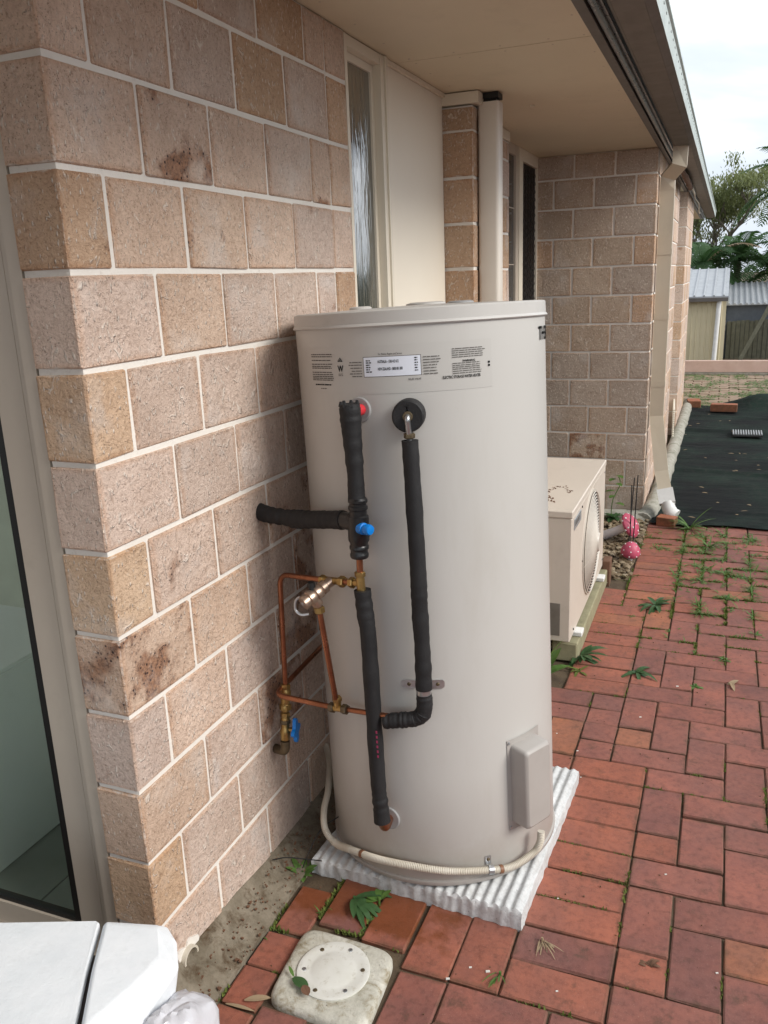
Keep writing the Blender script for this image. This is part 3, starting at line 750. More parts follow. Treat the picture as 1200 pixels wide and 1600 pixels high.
# stub of waste pipe through the wall near the corner
st = MB(); k_ = len(st.v)
seg = 20
for (x, r_) in ((-0.02, 0.027), (0.015, 0.027), (0.015, 0.022), (-0.01, 0.022)):
    for a in range(seg): t = 2*math.pi*a/seg; st.v.append((x, 0.085+r_*math.cos(t), 0.066+r_*math.sin(t)))
for a in range(3):
    for b in range(seg): q_ = a*seg+b; q2 = a*seg+(b+1) % seg; st.f.append((q_, q2, q2+seg, q_+seg))
st.build('waste_pipe_stub', CONDUIT, house, smooth=True)
rn = MB(); rn.prism([(-0.002, 0.088+(0.030+0.011*math.sin(t*2.3+1)+0.006*math.cos(t*5))*math.cos(t), 0.078+(0.030+0.011*math.sin(t*2.3+1)+0.006*math.cos(t*5))*math.sin(t)) for t in [2*math.pi*k/26 for k in range(26)]], (0.006, 0, 0)); rn.build('mortar_patch', MORTAR, house)

# window at the left of the corner
lw = MB()
lw.box((-0.142, 0.006, 0.02), (-0.112, 0.05, 2.22)); lw.box((-1.9, 0.006, 2.12), (-0.1425, 0.05, 2.22)); lw.box((-1.9, 0.006, 0.02), (-0.1425, 0.05, 0.07)); lw.box((-1.95, 0.006, 0.02), (-1.9005, 0.05, 2.22))
lw = lw.build('corner_window', FRAME, house)
MB().box((-0.160, 0.0145, 0.071), (-0.1425, 0.05, 2.119)).box((-0.166, 0.024, 0.071), (-0.1603, 0.05, 2.119)).build('frame_channel', FRAME, lw)
MB().box((-0.232, 0.020, 0.072), (-0.1665, 0.05, 2.118)).box((-1.8, 0.020, 0.072), (-0.2325, 0.05, 0.135)).box((-1.8, 0.020, 2.06), (-0.2325, 0.05, 2.118)).build('sash', FRAME, lw)
MB().box((-0.256, 0.026, 0.1355), (-0.2325, 0.044, 2.0595)).box((-1.79, 0.026, 0.1355), (-0.2565, 0.044, 0.146)).build('gasket', RUBBER, lw)
MB().box((-1.79, 0.032, 0.1465), (-0.2565, 0.038, 2.059)).build('pane', GLASS, lw)
# the room behind it
rm = MB().box((-2.2, 1.2, 0.0), (-0.115, 1.25, 2.3)).box((-0.14, 0.12, 0.0), (-0.115, 1.2, 2.3)).box((-2.2, 0.051, 2.24), (-0.115, 1.2, 2.3))
rm = rm.build('bathroom_wall', INNER, house)
rt_ = MB()
rt_.bbox((-0.62, 0.60, 0.08), (-0.143, 0.62, 0.335), 0.002).bbox((-0.64, 0.10, 0.08), (-0.622, 0.62, 0.60), 0.002).bbox((-1.4, 0.12, 0.60), (-0.623, 0.62, 0.612), 0.002)
rt_.build('bath_panel', TILE, rm)
for a in range(3):
    for b in range(6): MB().bbox((-0.145-(b+1)*0.3+0.002, 0.065+a*0.3, 0.05), (-0.145-b*0.3-0.002, 0.065+a*0.3+0.296, 0.078), 0.001).build('floor_tile', FLOORT, rm)
MB().box((-2.2, 0.051, 0.0), (-0.115, 1.2, 0.05)).build('bathroom_floor', FLOORT, rm)

# ------------------------------------------------------------------ concrete pad and water heater
AX = Vector((-0.0365, 0.0281, 0.9989)).normalized(); BASE = Vector((0.3897, 0.8019, 0.046)); TR, TH_ = 0.3107, 1.4275
E1 = Vector((0, 1, 0)).cross(AX).normalized(); E2 = AX.cross(E1)
def TC(deg, h, r=TR):
    a = math.radians(deg); return BASE+AX*h+(E1*math.cos(a)+E2*math.sin(a))*r
def TN(deg): a = math.radians(deg); return E1*math.cos(a)+E2*math.sin(a)
def TT(deg): a = math.radians(deg); return -E1*math.sin(a)+E2*math.cos(a)
pad = MB(); na, nb = 184, 26; rq = random.Random(9)
pw, pl, rot = 0.578, 0.66, math.radians(-2.8); pcx, pcy = 0.412, 0.832
def padpt(u, v, dz=0.0):
    x = (u-0.5)*pw; y = (v-0.5)*pl
    X = pcx+x*math.cos(rot)-y*math.sin(rot); Y = pcy+x*math.sin(rot)+y*math.cos(rot)
    return (X, Y, 0.0445+0.030*(X-pcx)-0.012*(Y-pcy)+dz)
from mathutils import noise as mn
for b in range(nb+1):
    for a in range(na+1):
        u = a/na; v = b/nb
        rid = 0.0032*math.cos(u*22.5*2*math.pi)
        rid += 0.0022*mn.noise(Vector((u*9, v*9, 3)))
        edge = min(u, 1-u, v, 1-v)
        x, y, z = padpt(u, v, rid-(0.004 if edge < 0.006 else 0))
        k = 0.0045*mn.noise(Vector((u*30, v*30, 0)))
        if b == 0: y += k
        if a in (0, na): x += k
        pad.v.append((x, y, z))
for b in range(nb):
    for a in range(na):
        n_ = b*(na+1)+a; pad.f.append((n_, n_+1, n_+na+2, n_+na+1))
edge_ids = [a for a in range(na+1)]+[b*(na+1)+na for b in range(1, nb+1)]+[nb*(na+1)+a for a in range(na-1, -1, -1)]+[b*(na+1) for b in range(nb-1, 0, -1)]
prev = edge_ids
for lv in (0.12, 0.45, 0.8, 1.0):
    st0 = len(pad.v)
    for i in edge_ids:
        x, y, z = pad.v[i]; bump_ = 0.004*mn.noise(Vector((x*45, y*45, lv*7)))
        ox = (x-pcx)*0.012; oy = (y-pcy)*0.012; z = 0.0405+0.030*(x-pcx)-0.012*(y-pcy)
        pad.v.append((x+ox+bump_, y+oy+bump_, max(z*(1-lv), -0.006) if lv < 1 else -0.008))
    cur = list(range(st0, len(pad.v))); k = len(cur)
    for i in range(k): j = (i+1) % k; pad.f.append((prev[j], prev[i], cur[i], cur[j]))
    prev = cur
po = pad.build('concrete_pad', PAD, None, smooth=True)
tag(po, 'rough white concrete slab with a corrugated top under the water heater', 'concrete slab')

heater = thing('water_heater', 'tall beige cylindrical electric storage water heater with black lagged pipes on a white slab', 'water heater', tuple(BASE))
def lathe(mb, prof, seg=128, a0=0):
    n = len(mb.v)
    for (r_, h) in prof:
        for j in range(seg): mb.v.append(tuple(TC(360*j/seg, h, r_)))
    for i in range(len(prof)-1):
        for j in range(seg):
            a = n+i*seg+j; b = n+i*seg+(j+1) % seg; mb.f.append((a, b, b+seg, a+seg))
    return mb
R_ = TR
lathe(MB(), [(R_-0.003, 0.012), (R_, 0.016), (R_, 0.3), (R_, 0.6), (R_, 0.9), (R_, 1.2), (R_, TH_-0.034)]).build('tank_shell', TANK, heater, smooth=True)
lathe(MB(), [(0.05, 0.0), (R_+0.001, 0.0), (R_+0.004, 0.004), (R_+0.004, 0.012), (R_-0.002, 0.015)]).build('base_ring', COVERM, heater, smooth=True)
lathe(MB(), [(R_-0.002, TH_-0.0345), (R_+0.0045, TH_-0.036), (R_+0.0065, TH_-0.0335), (R_+0.0045, TH_-0.030), (R_+0.0025, TH_-0.028), (R_+0.002, TH_-0.003), (R_-0.001, TH_), (R_-0.006, TH_+0.001), (R_-0.012, TH_-0.001), (0.2, TH_+0.004), (0.08, TH_+0.007), (0.001, TH_+0.008)]).build('lid', TANKLID, heater, smooth=True)
for (deg, rr, s_) in ((75, 0.20, 0.036), (70, 0.03, 0.05), (160, 0.20, 0.03)):
    c = BASE+AX*(TH_+0.003)+TN(deg)*rr
    MB().tube([c, c+AX*0.008, c+AX*0.011], [s_, s_, s_*0.8], 24).build('lid_cap', TANKLID if s_ != 0.036 else GREYPL, heater, smooth=True)
# labels wrapped round the shell
def wrap_patch(name, d0, d1, h0, h1, off, mat_, parent, n=40):
    mb = MB()
    for i in range(n+1):
        d = d0+(d1-d0)*i/n
        for h in (h0, h1): mb.v.append(tuple(TC(d, h, TR+off)))
    for i in range(n): mb.f.append((2*i, 2*i+2, 2*i+3, 2*i+1))
    st0 = len(mb.v)
    return mb.build(name, mat_, parent, smooth=True)
film = wrap_patch('rating_label', -131.5, -40.5, 1.246, 1.352, 0.0006, STRIPM, heater)
lab = wrap_patch('number_sticker', -94.6, -70.8, 1.2845, 1.3265, 0.0012, LABELW, heater)
wrap_patch('sticker_edge', -94.85, -70.55, 1.2832, 1.3278, 0.0009, GREYINK, lab)
def wrap_text(txt, deg, h, size, mat_, parent, align='LEFT', off=0.0018, bold=0.0, xs=1.0, name='lettering'):
    cu = bpy.data.curves.new('t', 'FONT'); cu.body = txt; cu.size = size; cu.align_x = align; cu.offset = bold; cu.resolution_u = 2
    to = bpy.data.objects.new('t', cu); COL.objects.link(to)
    dg = bpy.context.evaluated_depsgraph_get(); dg.update()
    me = to.evaluated_get(dg).to_mesh()
    mb = MB()
    for v in me.vertices: mb.v.append(tuple(TC(deg+math.degrees(v.co.x*xs/TR), h+v.co.y, TR+off)))
    for p in me.polygons: mb.f.append(tuple(p.vertices))
    to.evaluated_get(dg).to_mesh_clear(); bpy.data.objects.remove(to)
    return mb.build(name, mat_, parent)
wrap_text('THERMANN', -7.6, 1.337, 0.044, INK, heater, bold=0.001, xs=0.85)
wrap_text('For Advice, Repairs and Service', -83, 1.3305, 0.0068, INK, film, 'CENTER', xs=0.62)
wrap_text('AUSTRALIA - 1300 413 612', -88.4, 1.3135, 0.0088, INK, lab, xs=0.47, bold=0.0002)
wrap_text('NEW ZEALAND - 0800 801 800', -88.4, 1.2975, 0.0088, INK, lab, xs=0.47, bold=0.0002)
wrap_text('RELIEF VALVE', -76.0, 1.2735, 0.0062, INK, film, xs=0.75)
wrap_text('ELECTRIC STORAGE WATER HEATER', -62.2, 1.2715, 0.0088, INK, film, xs=0.60, bold=0.0002)
wrap_text('WARNING', -51.0, 1.306, 0.0062, INK, film, 'CENTER', bold=0.0002)
wrap_text('W', -106.3, 1.297, 0.020, INK, film, 'CENTER', bold=0.0004, xs=0.75)
rl = random.Random(4)
def lines(d0, d1, hs, mat_, parent, th=0.0022, rag=0.1, seg=(0.004, 0.013), name='small_print', right=False):
    mb = MB(); seg = (seg[0]*1.2, seg[1]*1.2)
    for h in hs:
        e = d1-(d1-d0)*rl.uniform(0, rag); s0 = d0
        if right: s0 = d0+(d1-d0)*rl.uniform(0, rag*3); e = d1
        d = s0
        while d < e:
            ww = math.degrees(rl.uniform(*seg)/TR); dd = min(d+ww, e)
            mb.poly([TC(d, h, TR+0.0018), TC(dd, h, TR+0.0018), TC(dd, h+th, TR+0.0018), TC(d, h+th, TR+0.0018)])
            d = dd+math.degrees(0.0014/TR)
    return mb.build(name, mat_, parent, kind='stuff')
lines(-125.5, -110.5, [1.335, 1.330, 1.3215, 1.313, 1.308, 1.304, 1.2945, 1.2895, 1.285, 1.281, 1.277], GREYINK, film, 0.0020)
lines(-123.5, -112, [1.266], INK, film, 0.0026); lines(-119.5, -115.5, [1.2575], GREYINK, film, 0.0018)
lines(-102, -95.5, [1.3155, 1.3095, 1.303, 1.2965, 1.2905, 1.2845], GREYINK, film, 0.0020, right=True)
lines(-69.8, -62.6, [1.321, 1.3150, 1.309, 1.303, 1.297, 1.2905, 1.2845], GREYINK, film, 0.0020, rag=0.3)
lines(-58.0, -43.5, [1.334, 1.3295, 1.325, 1.3205, 1.316], GREYINK, film, 0.0018)
lines(-58.0, -45.0, [1.3025, 1.298, 1.294, 1.290, 1.2855, 1.281], GREYINK, film, 0.0018)
lines(-93.6, -90.6, [1.318, 1.3135, 1.3085, 1.3035, 1.2985, 1.2935], INK, lab, 0.0024, rag=0.5, seg=(0.003, 0.006))
lines(-73.2, -71.8, [1.3205, 1.3155, 1.310, 1.3045, 1.299, 1.2935], INK, lab, 0.0024, rag=0.1, seg=(0.003, 0.006))
lines(-107.6, -105, [1.291, 1.2875], GREYINK, film, 0.0014)
ico = MB()
for (d, h) in ((-41.9, 1.301), (-41.9, 1.294)): ico.poly([TC(d-0.45, h-0.0022, TR+.0018), TC(d+0.45, h-0.0022, TR+.0018), TC(d+0.45, h+0.0022, TR+.0018), TC(d-0.45, h+0.0022, TR+.0018)])
ico.build('certification_mark', INK, film)
tr_ = MB()
for r1 in (0,):
    A = [(-107.7, 1.319), (-104.9, 1.319), (-106.3, 1.3285)]; B_ = [(-107.1, 1.3205), (-105.5, 1.3205), (-106.3, 1.3265)]
    for i in range(3):
        j = (i+1) % 3; tr_.poly([TC(*A[i], TR+.0018), TC(*A[j], TR+.0018), TC(*B_[j], TR+.0018), TC(*B_[i], TR+.0018)])
    tr_.poly([TC(-106.7, 1.3212, TR+.0018), TC(-105.9, 1.3212, TR+.0018), TC(-106.3, 1.3245, TR+.0018)])
tr_.build('compliance_tick', INK, film)

# flanges and lagged pipes
def disc(name, d, h, r_, th, mat_, parent, bev=0.002, seg=40):
    c = TC(d, h, TR-0.004); n_ = TN(d)
    return MB().tube([c, c+n_*(th+0.004), c+n_*(th+0.0055)], [r_, r_, r_-bev], seg, up=AX).build(name, mat_, parent, smooth=True)
disc('outlet_flange', -98.0, 1.211, 0.029, 0.003, GREYPL, heater)
disc('relief_flange', -76.2, 1.199, 0.033, 0.003, GREYPL, heater)
disc('inlet_flange', -97.0, 0.178, 0.030, 0.003, GREYPL, heater)
def lag(name, pts, rad, seg=20, n=9, jit=0.0015, parent=heater, mat_=FOAM):
    s_ = spline(pts, n); k = len(s_)
    rr = [np.interp(i/(k-1), np.linspace(0, 1, len(rad)), rad)+jit*mn.noise(Vector((i*0.6, rad[0]*900, 1.7)))*1.6 for i in range(k)]
    mb = MB(); mb.tube([s_[0]]+s_+[s_[-1]], [rr[0]*0.35]+rr+[rr[-1]*0.35], seg); return mb.build(name, mat_, parent, smooth=True)
red = MB().tube([TC(-97.0, 1.212), TC(-97.0, 1.212, TR+0.03)], 0.013, 16).build('outlet_plug', RED, heater, smooth=True)
l1 = lag('pipe_lagging', [(0.298,0.482,1.283), (0.299,0.482,1.25), (0.301,0.482,1.199), (0.305,0.480,1.127), (0.306,0.478,1.068)], [0.0235, 0.0240, 0.0215, 0.0190, 0.0190])
nb_ = MB()
for a in range(7):
    t = a*0.9; c = Vector((0.298+0.019*math.cos(t), 0.482+0.019*math.sin(t), 1.278)); nb_.tube([c, c+Vector((0,0,0.006+0.006*rl.random()))], [0.006, 0.003], 6)
nb_.build('torn_end', FOAM, l1, kind='stuff')
# mixing valve body: ribbed black plastic
vb = MB(); prof = [(0.0, .019), (.004, .0225), (.009, .0225), (.011, .0195), (.016, .0195), (.018, .0225), (.024, .0225), (.026, .0200), (.036, .0200), (.039, .0240), (.072, .0245), (.090, .0245), (.094, .0215), (.100, .0205), (.103, .0225), (.108, .0225), (.110, .0200), (.117, .0200), (.119, .0215), (.125, .0215), (.128, .0195), (.130, .010)]
pA = Vector((0.309, 0.477, 1.072)); pB = Vector((0.308, 0.474, 0.928)); dv = (pB-pA)/0.130
vb.tube([pA+dv*t for t, _ in prof], [r_ for _, r_ in prof], 28); valve = vb.build('mixing_valve', BLACKPL, heater, smooth=True)
vb2 = MB(); s0 = Vector((0.308, 0.475, 1.012)); s1 = Vector((0.262, 0.492, 1.012))
vb2.tube([s0, s1], [0.022, 0.020], 22); vb2.build('valve_arm', BLACKPL, valve, smooth=True)
bl = MB(); c = Vector((0.318, 0.462, 1.005)); n_ = Vector((0.90, -0.42, 0.05)).normalized()
bl.tube([c, c+n_*.014, c+n_*.015, c+n_*.022, c+n_*.024, c+n_*.032, c+n_*.036, c+n_*.037], [.0135, .0135, .0105, .0105, .0125, .0125, .0105, .004], 22); bl.build('blue_cap', BLUE, valve, smooth=True)
lag('wall_lagging', [(-0.004,0.566,0.994), (0.03,0.556,0.991), (0.075,0.548,0.990), (0.12,0.540,0.990), (0.17,0.525,0.997), (0.22,0.508,1.005), (0.266,0.491,1.012)], [0.0215, 0.0215, 0.0195, 0.0235, 0.0225, 0.0215, 0.0220])
# copper and brass below the valve
MB().tube([(0.308,0.474,0.945), (0.308,0.472,0.85)], 0.0078, 14).build('copper_pipe', COPPER, heater, smooth=True)
def fit(name, pts, rad, seg=16, mat_=BRASS, parent=heater, smooth=True): return MB().tube(pts, rad, seg).build(name, mat_, parent, smooth=smooth)
def nut(p, d, r_=0.0135, ln=0.014, mat_=BRASS, parent=heater):
    p = Vector(p); d = Vector(d).normalized(); return MB().tube([p-d*ln/2, p-d*(ln/2-0.0018), p+d*(ln/2-0.0018), p+d*ln/2], [r_*0.86, r_, r_, r_*0.86], 6).build('compression_nut', mat_, parent)
crs = fit('cross_fitting', [(0.308,0.472,0.885), (0.308,0.472,0.877), (0.309,0.472,0.862), (0.310,0.472,0.838), (0.311,0.472,0.825)], [.0095, .0105, .0100, .0115, .0105])
nut((0.308,0.472,0.890), (0,0,1), 0.0130, 0.013)
xd = Vector((0.309,0.473,0.867))-Vector((0.192,0.511,0.851)); xd.normalize()
pL = lambda t: Vector((0.309,0.473,0.867))-xd*t
fit('branch_arm', [pL(0), pL(0.028)], 0.0085); nut(pL(0.028), xd, 0.0135)
fit('copper_pipe', [pL(0.030), pL(0.062)], 0.0072, mat_=COPPER)
nut(pL(0.060), xd, 0.0140, 0.016); tee = fit('tee_fitting', [pL(0.062), pL(0.074), pL(0.11), pL(0.122)], [.0105, .0090, .0090, .0105]); nut(pL(0.124), xd, 0.0125, 0.014)
# temperature relief valve hanging off the tee
tv0 = pL(0.095); tv1 = Vector((0.176, 0.432, 0.818)); td = (tv1-tv0).normalized(); tl = (tv1-tv0).length
prof = [(0, .010), (.018, .010), (.020, .0135), (.032, .0135), (.034, .0115), (.040, .0150), (.052, .0150), (.054, .0120), (.060, .0150), (.072, .0155), (.074, .0125), (.082, .0140), (tl, .0140), (tl+.001, .0060)]
rv_ = MB().tube([tv0+td*t for t, _ in prof], [r_*1.22 for _, r_ in prof], 18).build('relief_valve', BRONZE, heater, smooth=True)
MB().tube([tv1+td*0.0012, tv1+td*0.003], [0.0055, 0.0045], 12).build('end_screw', STEEL, rv_, smooth=True)
kb = tv0+td*0.060
MB().tube([kb+Vector((0,0,0.006)), kb+Vector((-0.002,0,0.020)), kb+Vector((-0.002,0,0.022)), kb+Vector((-0.002,0,0.034))], [0.008, 0.007, 0.0098, 0.0085], 12).build('easing_knob', RUBBER, rv_, smooth=True)
dn = Vector((0.200, 0.466, 0.792))
MB().tube([tv0+td*0.062, (tv0+td*0.062+dn)/2+Vector((0,0,0.004)), dn+Vector((0,0,0.012))], [0.013, 0.014, 0.012], 14).build('valve_outlet', BRONZE, rv_, smooth=True)
lv = MB(); lvp = [tv0+td*0.085+Vector(q) for q in ((-0.012,0,0.012), (-0.022,-0.004,0.002), (-0.022,-0.006,-0.020), (-0.008,-0.006,-0.030), (0.010,-0.002,-0.028))]
lv.tube(spline(lvp, 5), 0.0035, 8); lv.build('easing_lever', STEEL, rv_, smooth=True)
nut(dn, (-0.05,-0.02,1), 0.0135, 0.016, BRASS)
fit('drain_pipe', [dn, Vector((0.218,0.489,0.548))], 0.0072, mat_=COPPER)
# loop from the stop valve on the wall up to the tee
UP = [(0.046,0.545,0.53), (0.046,0.551,0.66), (0.048,0.555,0.836), tuple(pL(0.126))]
fit('copper_pipe', bend(UP, 0.032, 8), 0.0072, mat_=COPPER)
# lower line along the wall, round the bend, to the insulated elbow
LO = [(0.022,1.12,0.535), (0.028,0.785,0.535), (0.040,0.500,0.525), (0.202,0.503,0.515), (0.353,0.461,0.542)]
LOp = bend([LO[0], LO[2], LO[3]], 0.030, 8)
fit('copper_pipe', LOp+[Vector(LO[3])], 0.0072, mat_=COPPER)
fit('copper_pipe', [Vector((0.202,0.503,0.515)), Vector((0.365,0.459,0.5425))], 0.0068, mat_=COPPER)
ld = (Vector(LO[4])-Vector(LO[3])).normalized(); c0 = Vector((0.219,0.496,0.519))
nut(c0-ld*0.018, ld, 0.0135, 0.016, OLDBRASS); fit('tee_fitting', [c0-ld*0.018, c0-ld*0.006, c0+ld*0.012, c0+ld*0.020], [.010, .0088, .0088, .010], mat_=BRASS); nut(c0+ld*0.024, ld, 0.0130, 0.016, OLDBRASS)
fit('tee_branch', [c0, c0+Vector((0,0,0.014)), c0+Vector((0,0,0.024))], [.009, .0095, .011], mat_=BRASS); nut(c0+Vector((-0.0005,-0.001,0.026)), (0,0,1), 0.0125, 0.013, BRASS)
# stop valve group on the wall
v0 = Vector((0.046,0.545,0.532)); v1 = Vector((0.045,0.523,0.372)); vd = (v1-v0).normalized()
nut(v0+vd*0.004, vd, 0.0135, 0.014)
fit('line_strainer', [v0+vd*t for t in (.008, .012, .018, .034, .036, .050, .054, .062, .066, .072)], [.010, .013, .0150, .0150, .0125, .0120, .0150, .0150, .0110, .0100], 16)
nut(v0+vd*0.060, vd, 0.0165, 0.016); nut(v0+vd*0.082, vd, 0.0130, 0.014, BRASS)
sv = fit('stop_valve', [v0+vd*t for t in (.086, .094, .100, .118, .124, .134, .150)], [.010, .0125, .0110, .0110, .0140, .0130, .0120], 16)
nut(v0+vd*0.100, vd, 0.0145, 0.012, OLDBRASS)
hc = v0+vd*0.122; hd = Vector((0.97, 0.2, -0.02)).normalized()
MB().tube([hc, hc+hd*0.024], 0.006, 10).build('valve_stem', BRASS, sv, smooth=True)
hb = MB(); hs = Vector((0,0,1)); hq = hd.cross(hs).normalized(); hcen = hc+hd*0.024
ring = []
for i in range(40):
    a = 2*math.pi*i/40; rr = 0.0235+0.0075*math.cos(4*a)
    ring.append(hcen+(hs*math.cos(a)+hq*math.sin(a))*rr*(1.12 if abs(math.cos(a)) > 0.7 else 1))
hb.prism(ring, hd*0.009); hb.build('valve_handle', BLUE, sv, smooth=True)
fit('wall_elbow', bend([(0.045,0.523,0.380), (0.045,0.521,0.350), (-0.004,0.549,0.334)], 0.014, 5), 0.0125, 14, OLDBRASS)
# right hand relief line: black washer, bent steel pipe, lagging, clamp, elbow
wsh = MB(); c = TC(-76.2, 1.199, TR+0.002); n_ = TN(-76.2)
wsh.tube([c, c+n_*0.028, c+n_*0.040, c+n_*0.043, c+n_*0.043, c+n_*0.036], [0.036, 0.036, 0.035, 0.032, 0.012, 0.011], 36, up=AX)
wsh.build('foam_collar', FOAM, heater, smooth=True)
sp_ = bend([c+n_*0.030, c+n_*0.056, Vector((0.4315,0.494,1.205))], 0.022, 6)
MB().tube(sp_, 0.0062, 12).build('relief_pipe', STEEL, heater, smooth=True)
MB().tube([c+n_*0.0432, c+n_*0.0455], [0.0115, 0.0105], 18).build('pipe_washer', OLDBRASS, heater, smooth=True)
nut((0.4318,0.494,1.214), (0,0,1), 0.0125, 0.012, OLDBRASS)
lag('pipe_lagging', [(0.4325,0.494,1.204), (0.440,0.490,1.043), (0.446,0.486,0.90), (0.448,0.484,0.818), (0.453,0.481,0.708), (0.455,0.478,0.618)], [0.0180, 0.0186, 0.0190, 0.0188, 0.0186, 0.0192])
lag('elbow_lagging', [(0.455,0.477,0.606), (0.456,0.477,0.580), (0.452,0.476,0.556), (0.436,0.472,0.541), (0.412,0.467,0.536), (0.385,0.464,0.531), (0.358,0.462,0.525)], [0.0175, 0.0192, 0.0196, 0.0192, 0.0188, 0.0185, 0.0178])
lag('pipe_lagging', [(0.312,0.472,0.852), (0.318,0.470,0.79), (0.324,0.468,0.729), (0.332,0.461,0.481), (0.337,0.458,0.34), (0.340,0.457,0.30), (0.344,0.455,0.250)], [0.0195, 0.0205, 0.0190, 0.0195, 0.0190, 0.0185, 0.0215])
MB().tube([(0.344,0.456,0.256), (0.346,0.465,0.235), TC(-97,0.178,TR-0.002)], [0.018, 0.017, 0.012], 14).build('inlet_stub', COPPER, heater, smooth=True)
cl = MB(); cc = Vector((0.4545,0.478,0.612)); cl.tube([cc+Vector((0,0,0.0085)), cc-Vector((0,0,0.0085))], 0.0178, 22, cap=False)
cl = cl.build('saddle_clamp', STEEL, heater, smooth=True)
for (d0, d1) in ((-86.5, -79.6), (-73.4, -67.4)):
    mb = MB(); pts = []
    for i in range(9):
        d = d0+(d1-d0)*i/8; pts.append((d, 0.0088*min(1, 0.55+math.sin(math.pi*min(1, max(0, i/8)))*1.2)))
    A = [TC(d, 0.5535+h*1.2, TR+0.0015) for d, h in pts]+[TC(d, 0.5535-h*1.2, TR+0.0015) for d, h in reversed(pts)]
    mb.prism(A, TN((d0+d1)/2)*0.0016); mb.build('clamp_ear', STEEL, cl)
    dm = (d0+d1)/2; c = TC(dm, 0.5535, TR+0.003); MB().tube([c, c+TN(dm)*0.003], [0.005, 0.0035], 10).build('screw', OLDBRASS, cl, smooth=True)
pk = MB()
for a in range(6):
    z = 0.50-a*0.013; y = 0.4425; x = 0.3335+(0.50-z)*0.022; pk.box((x+0.0085, y, z), (x+0.0125, y+0.0006, z+0.007))
pk.build('printed_marking', PINKPRINT, heater, kind='stuff')
# element cover
def loc_box(mb, deg, hc_, hw, hh, o0, o1, rr=0.010, sub=4):
    """rounded box standing off the shell, local frame t,n,a"""
    t_, n2, c = TT(deg), TN(deg), TC(deg, hc_)
    prof = []
    for (sx, sy, a0) in ((1,1,0),(-1,1,90),(-1,-1,180),(1,-1,270)):
        for k in range(sub+1):
            a = math.radians(a0+90*k/sub); prof.append((sx*(hw-rr)+rr*math.cos(a), sy*(hh-rr)+rr*math.sin(a)))
    rings = [(1.0, o0, 0), (1.0, o1-0.009, 0), (1.0, o1-0.0035, 0.0020), (1.0, o1, 0.0072)]
    k = len(prof); n0 = len(mb.v)
    for (_, o, ins) in rings:
        for (u, v) in prof:
            uu = u-math.copysign(ins, u); vv = v-math.copysign(ins, v)
            top = 0.006*(o/o1) if v > 0 else 0
            mb.v.append(tuple(c+t_*uu+AX*(vv+top*-0.5)+n2*o))
    for i in range(3):
        for j in range(k):
            a = n0+i*k+j; b = n0+i*k+(j+1) % k; mb.f.append((a, b, b+k, a+k))
    mb.f.append(tuple(range(n0+3*k, n0+4*k))); mb.f.append(tuple(reversed(range(n0, n0+k)))); return mb
cvp = wrap_patch('cover_plate', -38.9, -17.0, 0.122, 0.372, 0.0022, COVERM, heater, 12)
cvp.data.materials.clear(); cvp.data.materials.append(COVERM)
loc_box(MB(), -28.5, 0.249, 0.0465, 0.109, -0.012, 0.051).build('element_cover', COVERM, heater, smooth=True)
for h in (0.130, 0.364): c = TC(-38.0, h, TR+0.002); MB().tube([c, c+TN(-38)*0.003], [0.0042, 0.003], 10).build('screw', STEEL, heater, smooth=True)
# power conduit round the base
cpts = [(0.700,0.655,0.165), (0.698,0.650,0.135), (0.683,0.640,0.108), (0.640,0.588,0.094), (0.587,0.545,0.102), (0.497,0.496,0.113), (0.402,0.478,0.118), (0.311,0.486,0.109), (0.222,0.522,0.088), (0.165,0.545,0.078), (0.130,0.556,0.105), (0.112,0.590,0.140), (0.095,0.655,0.160), (0.05,0.76,0.172), (0.0,0.84,0.175)]
cs0 = spline(cpts, 40); cs = [cs0[0]]; acc = 0.0; STEP = 0.0011
for a_, b_ in zip(cs0, cs0[1:]):
    L0 = (b_-a_).length
    while acc+L0 >= STEP and L0 > 1e-9:
        t = (STEP-acc)/L0; a_ = a_+(b_-a_)*t; cs.append(a_.copy()); L0 = (b_-a_).length; acc = 0.0
    acc += L0
kk = len(cs)
def near(p): p = Vector(p); return min(range(kk), key=lambda i: (cs[i]-p).length)
smooth_from = near(cpts[10])
cdo = MB().tube(cs, [0.0090+(0.0010*math.sin(2*math.pi*i/4.0+0.8) if i < smooth_from else 0) for i in range(kk)], 14).build('power_conduit', CONDUIT, heater, smooth=True)
def cring(p, ln, r_, mat_, name='tape_band'):
    i = near(p); n_ = int(ln/STEP/2); MB().tube(cs[max(0, i-n_):i+n_+1], r_, 14).build(name, mat_, cdo, smooth=True)
cring((0.616,0.567,0.097), 0.009, 0.0110, TAPE); cring((0.262,0.504,0.098), 0.010, 0.0108, TAPE); cring((0.19,0.535,0.082), 0.07, 0.0104, CONDUIT, 'conduit_sleeve')
sc2 = MB(); ci = near((0.595,0.549,0.101)); cc = cs[ci]; sc2.tube(cs[ci-6:ci+7], 0.0118, 14)
sc2 = sc2.build('conduit_saddle', STEEL, cdo, smooth=True)
d_s = math.degrees(math.atan2((cc-BASE).dot(E2), (cc-BASE).dot(E1)))
hC = (cc-BASE).dot(AX)
for s_ in (1, -1):
    mb = MB(); dd = math.degrees(0.008/TR)
    hh0, hh1 = (hC+0.008, hC+0.030) if s_ > 0 else (hC-0.022, hC-0.008)
    mb.prism([TC(d_s-dd, hh0, TR+0.0015), TC(d_s+dd, hh0, TR+0.0015), TC(d_s+dd*0.9, hh1, TR+0.0015), TC(d_s-dd*0.9, hh1, TR+0.0015)], TN(d_s)*0.0014); mb.build('saddle_ear', STEEL, sc2)
